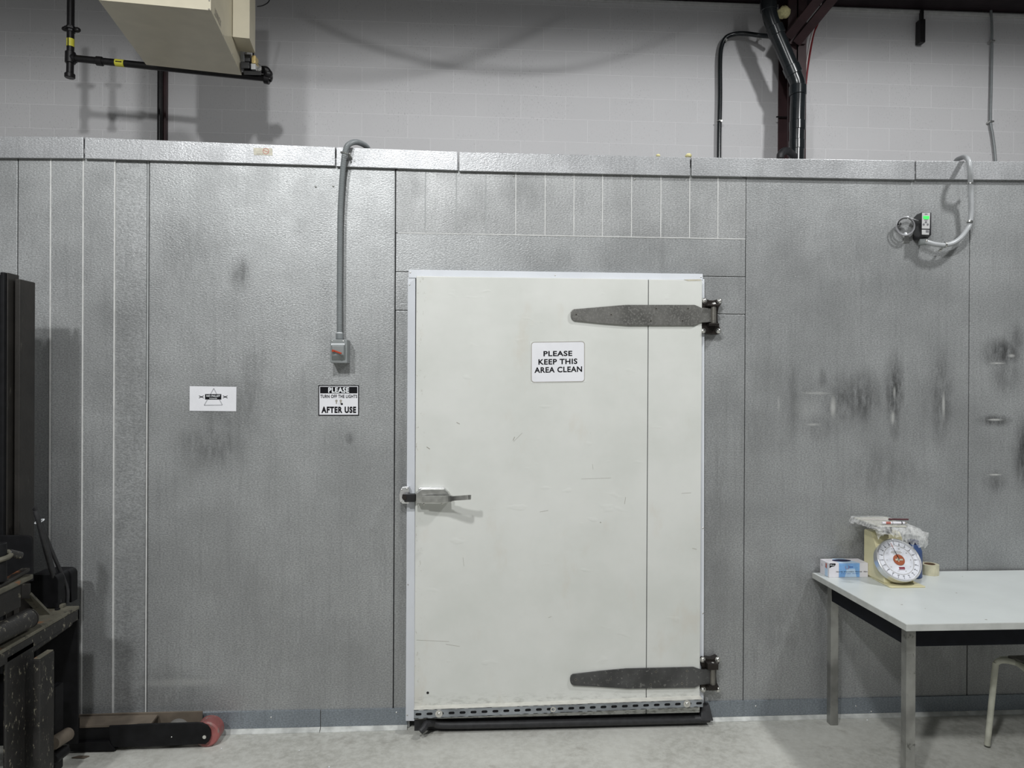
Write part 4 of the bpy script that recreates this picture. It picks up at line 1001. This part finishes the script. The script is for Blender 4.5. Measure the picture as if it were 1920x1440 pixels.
pc = [PZ(1601, 972, zp), PZ(1646, 988, zp), PZ(1700, 989, zp), PZ(1662, 971, zp)]
m = MB(); m.prism(pc, (0, 0, .006), 'steelpan', .002); m.build('platter', t)
# plastic bag over the platter
t = thing('plastic_bag', pc[1], 'crumpled clear plastic bag draped over the scale platter', 'bag')
import itertools
bm_ = MB(); kk = bm_.mi('bag'); nu, nv = 34, 30; grid = {}
cx = sum((p.x for p in pc))/4; cyy = sum((p.y for p in pc))/4
L0, R0, F0_, B0 = pc[1].x-.014, pc[2].x+.085, min(p.y for p in pc)-.012, max(p.y for p in pc)+.01
import mathutils
for i in range(nu+1):
    for j in range(nv+1):
        u, v = i/nu, j/nv; x_ = L0+(R0-L0)*u; y_ = F0_+(B0-F0_)*v; z_ = zp+.0085
        d = max(0, x_-(pc[2].x+.004)); z_ -= .020*(d/.08)**1.6 if d else 0
        if u > .97: z_ -= .012
        f_ = max(0, (pc[1].y-.004)-y_); z_ -= f_*1.5
        l_ = max(0, (L0+.012)-x_); z_ -= l_*1.8
        nz = mathutils.noise.noise(V((x_*38, y_*38, 2)))
        z_ += nz*.006*(1 if d or f_ or l_ else .12); x_ += nz*.004*(1 if d else .2)
        grid[i, j] = bm_.bm.verts.new((x_, y_, max(z_, zp+.0072) if not (d or f_ or l_) else z_))
for i in range(nu):
    for j in range(nv):
        q = bm_.bm.faces.new((grid[i, j], grid[i+1, j], grid[i+1, j+1], grid[i, j+1])); q.material_index = kk
bm_.build('film', t, smooth=60)
# hanging corner tails of the bag
def tail(pts, w, nm='corner_tail'):
    m = MB(); pp = curve(pts, 5); k = m.mi('bag'); pr = None
    for i, p in enumerate(pp):
        tt = i/(len(pp)-1); ww = w*(1-.75*tt)*(1+.2*math.sin(i*2.1)); off = V((0, .012*math.sin(i*1.3), 0))
        row = [m.bm.verts.new(p+V((ww*(s-.5), .006*math.cos(s*9+i), 0))+off) for s in (0, .25, .5, .75, 1)]
        if pr:
            for a, c in zip(range(4), range(1, 5)): q = m.bm.faces.new((pr[a], pr[c], row[c], row[a])); q.material_index = k
        pr = row
    m.build(nm, t, smooth=60)
tail([PY(1648, 988, -.275), PY(1650, 996, -.278), PY(1652, 1005, -.27)], .045)
tail([PY(1606, 976, -.10), PY(1600, 978, -.13), PY(1595, 981, -.14)], .030)
m = MB(); kk = m.mi('bag'); pr = None; n_ = 22
top_ = curve([PZ(1672, 989, zp+.006), PZ(1690, 989.5, zp+.006), V((pc[2].x+.02, F0_, zp+.004)), V((R0, F0_, zp-.020)), V((R0+.006, (F0_+B0)/2, zp-.018))], 6)
for i, p in enumerate(top_):
    k = i/(len(top_)-1); dr = .030+.045*math.sin(k*3.0)**2+.012*math.sin(i*2.3)
    row = [m.bm.verts.new(p+V((.006*math.sin(i*1.9+j), -.004+.007*math.sin(i*1.4+j*.9), -dr*j/4))) for j in range(5)]
    if pr:
        for j in range(4): q = m.bm.faces.new((pr[j], row[j], row[j+1], pr[j+1])); q.material_index = kk
    pr = row
m.build('hanging_edge', t, smooth=60)
# pens on the platter
zp2 = zp+.0105
m = MB(); a_, c_ = PZ(1666, 973.5, zp2+.004), PZ(1703, 974.0, zp2+.004); m.tube([a_, a_.lerp(c_, .08), a_.lerp(c_, .2), c_], [.0035, .0055, .0042, .0040], 'penred', 12); tag(m.build('marker_pen'), 'dark maroon pen lying on the scale platter', 'pen')
t = thing('marker_pen', PZ(1675, 981, zp2), 'white marker with red print lying in front of the dark pen', 'pen')
m = MB(); a_, c_ = PZ(1654, 980.5, zp2+.006), PZ(1696, 980.5, zp2+.006); m.cyl(a_, c_, .0058, 'boxwhite', 14, .001); m.build('barrel', t)
m = MB(); m.cyl(a_.lerp(c_, .15), a_.lerp(c_, .36), .0060, 'redink', 14); m.build('print', t, 'red band'); m = MB(); m.cyl(a_.lerp(c_, .44), a_.lerp(c_, .455), .0061, 'ink', 14); m.build('print', t); m = MB(); m.cyl(a_.lerp(c_, .84), a_.lerp(c_, .88), .0061, 'ink', 14); m.build('print', t)
m = MB(); p = c_; d = (c_-a_).normalized(); m.tube([p, p+d*.004, p+d*.012], [.0045, .004, .002], 'greyprint', 12); m.build('tip', t)
m = MB(); a_, c_ = PZ(1617, 973.3, zp2+.001), PZ(1664, 974.5, zp2+.001); m.cyl(a_, c_, .0015, 'whitewire', 8); tag(m.build('thin_stick'), 'thin pale stick lying behind on the scale platter', 'stick')
# tape roll
TR = V((2.197, -.062, ZT_+.0006))
t = thing('tape_roll', TR, 'tan packing tape roll lying right of the scale', 'tape')
m = MB(); m.ring(TR, (0, 0, 1), .024, .040, .048, 'tape', 40); m.build('tape', t)
m = MB(); m.ring(TR+V((0, 0, .001)), (0, 0, 1), .0215, .0242, .0475, 'cardboard', 36); m.build('core', t, 'brown cardboard core')
# blue container behind the dial
BC = V((2.086, -.105, ZT_+.0006))
t = thing('blue_canister', BC, 'dark blue round plastic canister half hidden behind the dial', 'canister')
m = MB(); m.tube([BC+V((0, 0, z_)) for z_ in (0, .004, .10, .125, .145, .155)], [.037, .040, .040, .038, .030, .024], 'blueplastic', 28); m.build('body', t)
m = MB(); m.cyl(BC+V((0, 0, .154)), BC+V((0, 0, .172)), .024, 'navy', 24, .002); m.build('lid', t)

# ================================================================== chair under the table
t = thing('metal_chair', (2.55, -.42, 0), 'chipped cream tube-frame seat under the table, at right edge', 'chair')
foot = PZ(1851, 1402, .0)+V((0, 0, .012)); topb = PY(1866, 1252, foot.y-.02); 
cn = [foot, foot.lerp(topb, .5), topb, topb+V((.004, -.002, .022)), topb+V((.018, -.012, .036)), topb+V((.05, -.022, .036))]
fr_pt = PY(1940, 1268, -.52)
c1_ = topb+V((.075, -.045, .030)); 
m = MB(); m.tube(curve(cn+[c1_, fr_pt], 6), .0125, 'stool', 14); m.build('leg', t)
off = V((.36, 0, 0))
f2p = fr_pt+V((.02, -.10, -.005))
m = MB(); m.tube(curve([fr_pt, fr_pt+V((.04, -.03, 0)), V((fr_pt.x+.06, fr_pt.y-.03, fr_pt.z-.05)), V((fr_pt.x+.03, fr_pt.y-.02, .012))], 6), .0125, 'stool', 14); m.build('leg', t)
for yy_ in (foot.y, fr_pt.y):
    m = MB(); m.tube(curve([V((foot.x+.38, yy_, .012)), V((foot.x+.37, yy_, .35)), V((foot.x+.34, yy_, topb.z+.03)), V((foot.x+.28, yy_, topb.z+.036))], 6), .0125, 'stool', 14); m.build('leg', t)
zs_ = topb.z+.040
m = MB(); m.prism([(topb.x+.06, foot.y-.015, zs_), (topb.x+.10, fr_pt.y+.02, zs_), (topb.x+.16, fr_pt.y-.02, zs_), (foot.x+.36, fr_pt.y-.02, zs_), (foot.x+.38, foot.y-.01, zs_)], (0, 0, .012), 'stoolseat', .004); m.build('seat', t)
m = MB(); m.tube([V((topb.x+.03, foot.y-.012, topb.z+.034)), V((foot.x+.34, foot.y, topb.z+.034))], .011, 'stool', 12); m.build('cross_rail', t)

# ================================================================== pallet stacker
t = thing('pallet_stacker', (-1.9, -.6, 0), 'worn black pallet stacker with tall mast and red load wheel at left', 'stacker')
MY = -.37
def bx(y_, a, c, top, z0, dep, mat, nm, bev=.004, lb=None):
    p, q = PY(a, top, y_), PY(c, top, y_+dep); m = MB(); m.box(p.x, q.x, y_, y_+dep, z0, p.z, mat, bev); return m.build(nm, t, lb)
bx(MY, 38, 56.5, 523, .45, .10, 'mast', 'mast_rail')
bx(MY-.03, 15, 33.5, 511, .45, .07, 'mast', 'mast_rail')
bx(MY-.045, 8, 15, 510, .45, .05, 'lift_dark', 'mast_flange')
bx(MY+.02, -60, 9, 513, .45, .04, 'lift_dark', 'mast_crosshead')
bx(MY+.085, -60, 50, 526, .45, .012, 'lift_dark', 'mast_shadow_plate')  # plate added behind the rails so the mast casts an unbroken shadow
bx(MY+.03, 30, 40, 530, .45, .05, 'lift_dark', 'mast_channel')
m = MB(); m.cyl(PY(-30, 1300, MY+.01), PY(-30, 540, MY+.01), .035, 'lift_dark', 16); m.build('lift_cylinder', t)
# carriage plate with rounded corner
y_ = MY-.08
m = MB(); m.prism([PY(a, c, y_) for a, c in ((-80, 1100), (-80, 1003), (50, 1004.5), (55.5, 1006), (58.5, 1009), (59.5, 1015), (60, 1090))], (0, .012, 0), 'lift_dark', .002); m.build('carriage_plate', t)
XF = -1.60
def depthbeam(a, c, x_, w, h, mat, nm, bev=.004, lb=None):
    m = MB(); m.beam(PX(*a, x_)+V((-w/2, 0, -h/2)), PX(*c, x_)+V((-w/2, 0, -h/2)), w, h, mat, bev=bev); return m.build(nm, t, lb)
depthbeam((57, 1064), (-60, 1133), -1.63, .03, .014, 'lift_rust', 'fork_bar')
depthbeam((63, 1076), (-70, 1139), -1.62, .07, .018, 'lift_top', 'fork_bar', lb='dusty rust-edged carriage bar')
depthbeam((40, 1095), (-70, 1146), -1.64, .05, .085, 'lift_rust', 'fork_carriage')
# small pipe crank
m = MB(); m.tube(curve([PY(-20, 1058, -.72), PY(0, 1050, -.72), PY(14, 1045, -.70), PY(20, 1040, -.68), PY(16, 1035, -.68), PY(0, 1034, -.70)], 6), .009, 'lift_top', 10); m.build('handle_rod', t)
m = MB(); m.cyl(PY(16, 1036, -.68), PY(40, 1042, -.64), .013, 'lift', 14, .002); m.build('pin', t)
m = MB(); m.cyl(PY(-2, 1090, -.70), PY(-2, 1018, -.70), .024, 'lift_dark', 16, .003); m.build('post', t)
# cross tube
m = MB(); p, q = PX(53, 1160, -1.63), PX(-80, 1226, -1.63); m.cyl(p, q, .036, 'lift', 20, .004); m.ring(p, (p-q).normalized(), .02, .037, .004, 'lift_rust', 20); m.build('cross_tube', t)
# diagonal brace
m = MB(); m.beam(PY(50, 1115, -.44), PY(90, 1156, -.36), .035, .012, 'lift_top', (0, 1, 0), .002); m.build('brace', t)
m = MB(); m.beam(PY(49, 1094, -.44), PY(49, 1122, -.44), .03, .012, 'lift_rust', (0, 1, 0), .002); m.build('brace_bracket', t)
# frame top angle
zf = PX(149, 1131, XF).z
p, q = PX(149, 1131, XF), PX(-60, 1262, XF)
zt_ = (p.z+q.z)/2
m = MB(); m.hexa([(XF, p.y, zt_-.012), (XF, q.y, zt_-.012), (XF-.17, q.y, zt_-.012), (XF-.17, p.y, zt_-.012)][::-1], [(XF, p.y, zt_), (XF, q.y, zt_), (XF-.17, q.y, zt_), (XF-.17, p.y, zt_)][::-1], 'lift_top', .002); m.build('frame_top', t, 'dusty worn top of the frame')
m = MB(); m.box(XF-.012, XF, q.y, p.y, zt_-.055, zt_-.0125, 'lift', .002); m.build('frame_front', t)
m = MB(); m.box(XF-.35, XF, p.y-.012, p.y, .10, zt_-.013, 'lift_dark', .002); m.build('side_plate', t)
m = MB(); p2, q2 = PX(128, 1168, XF-.02), PX(50, 1222, XF-.02); m.cyl(p2, q2, .017, 'lift', 14); m.build('guide_tube', t)
m = MB(); m.cyl(V((XF-.10, p.y-.08, zt_+.004)), V((XF-.10, p.y-.08, zt_+.016)), .014, 'lift_dark', 8); m.cyl(V((XF-.06, p.y-.05, zt_)), V((XF-.06, p.y-.05, zt_+.006)), .010, 'lift_dark', 8); m.build('bolt', t)
m = MB(); m.box(XF-.11, XF-.05, p.y-.03, p.y-.006, zt_, zt_+.014, 'lift_top', .002); m.build('clip', t)
# vertical plates
def vplate(a, c, top, bot, x_, th, mat, nm, lb=None):
    p, q = PX(a, top, x_), PX(c, top, x_); zt2 = PX(c, top, x_).z; m = MB()
    m.box(x_-th, x_, p.y, q.y, bot, zt2, mat, .006); return m.build(nm, t, lb)
vplate(12, 65, 1200, .10, XF, .012, 'lift', 'front_plate', 'scratched front plate')
vplate(-70, 0, 1200, .0, XF-.05, .012, 'lift_dark', 'front_plate')
vplate(76, 103, 1219, .012, XF+.06, .028, 'lift', 'fork_shank', 'scratched fork shank with dusty top')
p, q = PX(76, 1219, XF+.06), PX(103, 1219, XF+.06); m = MB(); m.box(XF+.034, XF+.057, p.y+.003, q.y-.003, q.z-.001, q.z+.004, 'lift_top', .002); m.build('shank_cap', t, 'pale dusty cap')
vplate(104, 120, 1278, .06, XF, .03, 'lift_dark', 'rear_bar')
m = MB(); m.cyl(PX(128, 1376, XF+.01), PX(100, 1394, XF+.01), .026, 'lift_brown', 16, .004); m.build('roller', t)
m = MB(); m.cyl(PX(123, 1406, XF+.02), PX(100, 1424, XF+.02), .020, 'lift_dark', 16, .004); m.build('roller', t)
# hose guards
def guard(y_, a, c, top, bot, r):
    pts = [(a, bot), (a, top)]+[(c-r+r*math.sin(math.radians(k)), top+r-r*math.cos(math.radians(k))) for k in range(0, 91, 15)]+[(c, bot)]
    m = MB(); m.prism([PY(x_, z_, y_) for x_, z_ in pts], (0, .05, 0), 'lift_dark', .003); m.build('hose_guard', t)
guard(-.30, 58, 109, 1078, 1140, 12); guard(-.20, 72, 121, 1072, 1135, 10); guard(-.16, 92, 134, 1068, 1130, 11)
# hoses
for pts, r_ in (([(66, 950, -.42), (73, 975, -.40), (88, 1025, -.34), (103, 1080, -.27), (112, 1110, -.25), (113, 1132, -.25)], .0075),
                ([(64, 952, -.40), (76, 978, -.37), (95, 1028, -.30), (115, 1075, -.24), (126, 1105, -.22), (126, 1130, -.22)], .0075),
                ([(66, 958, -.43), (72, 978, -.42), (84, 1025, -.37), (98, 1075, -.30), (108, 1105, -.28), (111, 1130, -.28)], .0085)):
    m = MB(); m.tube(curve([PY(*k) for k in pts], 8), r_, 'rubber', 12); m.build('hose', t)
m = MB(); c = PY(74, 977.5, -.40); m.torus(c, (.3, .3, -1), .0165, .0022, 'white_plate', 20, 6); m.beam(c+V((.010, -.01, .006)), c+V((.028, -.02, .012)), .004, .002, 'white_plate'); m.build('cable_tie', t, 'white cable tie')
# load leg with wheels
LYN = -.150
lg = lambda a, c, y_: PY(120+a/6.194, 1310+c/6.194, y_)
m = MB(); m.prism([lg(a, c, LYN) for a, c in ((520, 320), (1000, 300), (1540, 285), (1600, 290), (1660, 320), (1695, 370), (1700, 440), (1680, 500), (1640, 530), (1560, 530), (1000, 560), (560, 565), (530, 480))], (0, .014, 0), 'lift_dark', .002); m.build('leg_plate', t)
m = MB(); m.prism([lg(a, c, LYN+.012) for a, c in ((60, 320), (560, 310), (560, 520), (60, 530))], (0, .09, 0), 'lift_dark', .002); m.build('leg_block', t)
m = MB(); m.prism([lg(a, c, LYN-.004) for a, c in ((60, 515), (520, 492), (545, 540), (590, 590), (590, 610), (60, 612))], (0, .03, 0), 'lift_dark', .002); m.build('leg_runner', t)
zl_ = lg(800, 290, LYN+.014).z
m = MB(); aa = [PZ(120+a/6.194, 1310+c/6.194, zl_) for a, c in ((180, 315), (1010, 290), (1090, 185), (180, 205))]
m.prism([(p.x, min(p.y, -.03), p.z) for p in aa], (0, 0, -.010), 'lift_brown', .001); m.build('leg_cover', t, 'dusty brown cover plate')
m = MB(); m.prism([(lg(60, 0, -.05).x, -.045, .02), (lg(1600, 0, -.05).x, -.045, .03), (lg(1600, 0, -.05).x, -.045, lg(1640, 150, -.045).z), (lg(650, 0, -.05).x, -.045, lg(1640, 150, -.045).z), (lg(60, 0, -.05).x, -.045, zl_)], (0, .010, 0), 'lift_brown', .001); m.build('leg_rail', t)
wc = lg(1640, 408, LYN+.008); wr = .0555
m = MB(); a_ = V((wc.x, LYN+.016, wr)); m.cyl(a_, a_+V((0, .075, 0)), wr, 'redwheel', 36, .006); m.build('load_wheel', t, 'red load wheel')
m = MB(); m.cyl(V((wc.x, LYN-.003, wr)), V((wc.x, LYN+.05, wr)), .008, 'bolt', 10); m.build('axle', t)
w2 = lg(1290, 330, LYN+.04); m = MB(); a_ = V((w2.x, LYN+.03, .052)); m.cyl(a_, a_+V((0, .055, 0)), .049, 'greywheel', 28, .005); m.build('idler_wheel', t, 'dusty grey inner wheel')
m = MB(); p = lg(1248, 445, LYN-.002); m.dome(p, (0, -1, 0), .003, .002, 'bolt', 8); m.build('rivet', t)
# off-frame body that carries the mast
m = MB(); m.box(-2.75, -1.95, -1.25, -.30, .12, .9, 'lift_dark', .02); m.build('power_unit', t)
m = MB(); m.cyl((-2.3, -.8, .075), (-2.3, -.72, .075), .075, 'rubber', 24, .006); m.build('drive_wheel', t)

# litter on the floor
m = MB(); p = PZ(150, 1422, 0); m.prism([p+V((-.035, 0, .001)), p+V((.02, -.006, .001)), p+V((.034, .01, .001)), p+V((-.01, .014, .001))], (0, 0, .005), 'lift_brown', .001); tag(m.build('floor_scrap'), 'thin brown scrap lying on the floor beside the stacker', 'scrap')
for (a, c), s_ in zip(((415, 1403), (561, 1407), (617, 1438), (1626, 1350), (412, 1405)), (.003, .003, .004, .004, .003)):
    if a == 412: continue
    m = MB(); m.ball(PZ(a, c, s_*.6), (s_, s_, s_*.6), 'white_plate', 8); o = m.build('floor_crumb')
    tag(o, {415: 'white crumb on the floor nearest the red wheel', 561: 'white crumb on the floor below the base flashing joint', 617: 'white crumb at the lower edge of the floor, left of the door', 1626: 'white crumb on the floor beside the rear table leg'}[a], 'crumb')
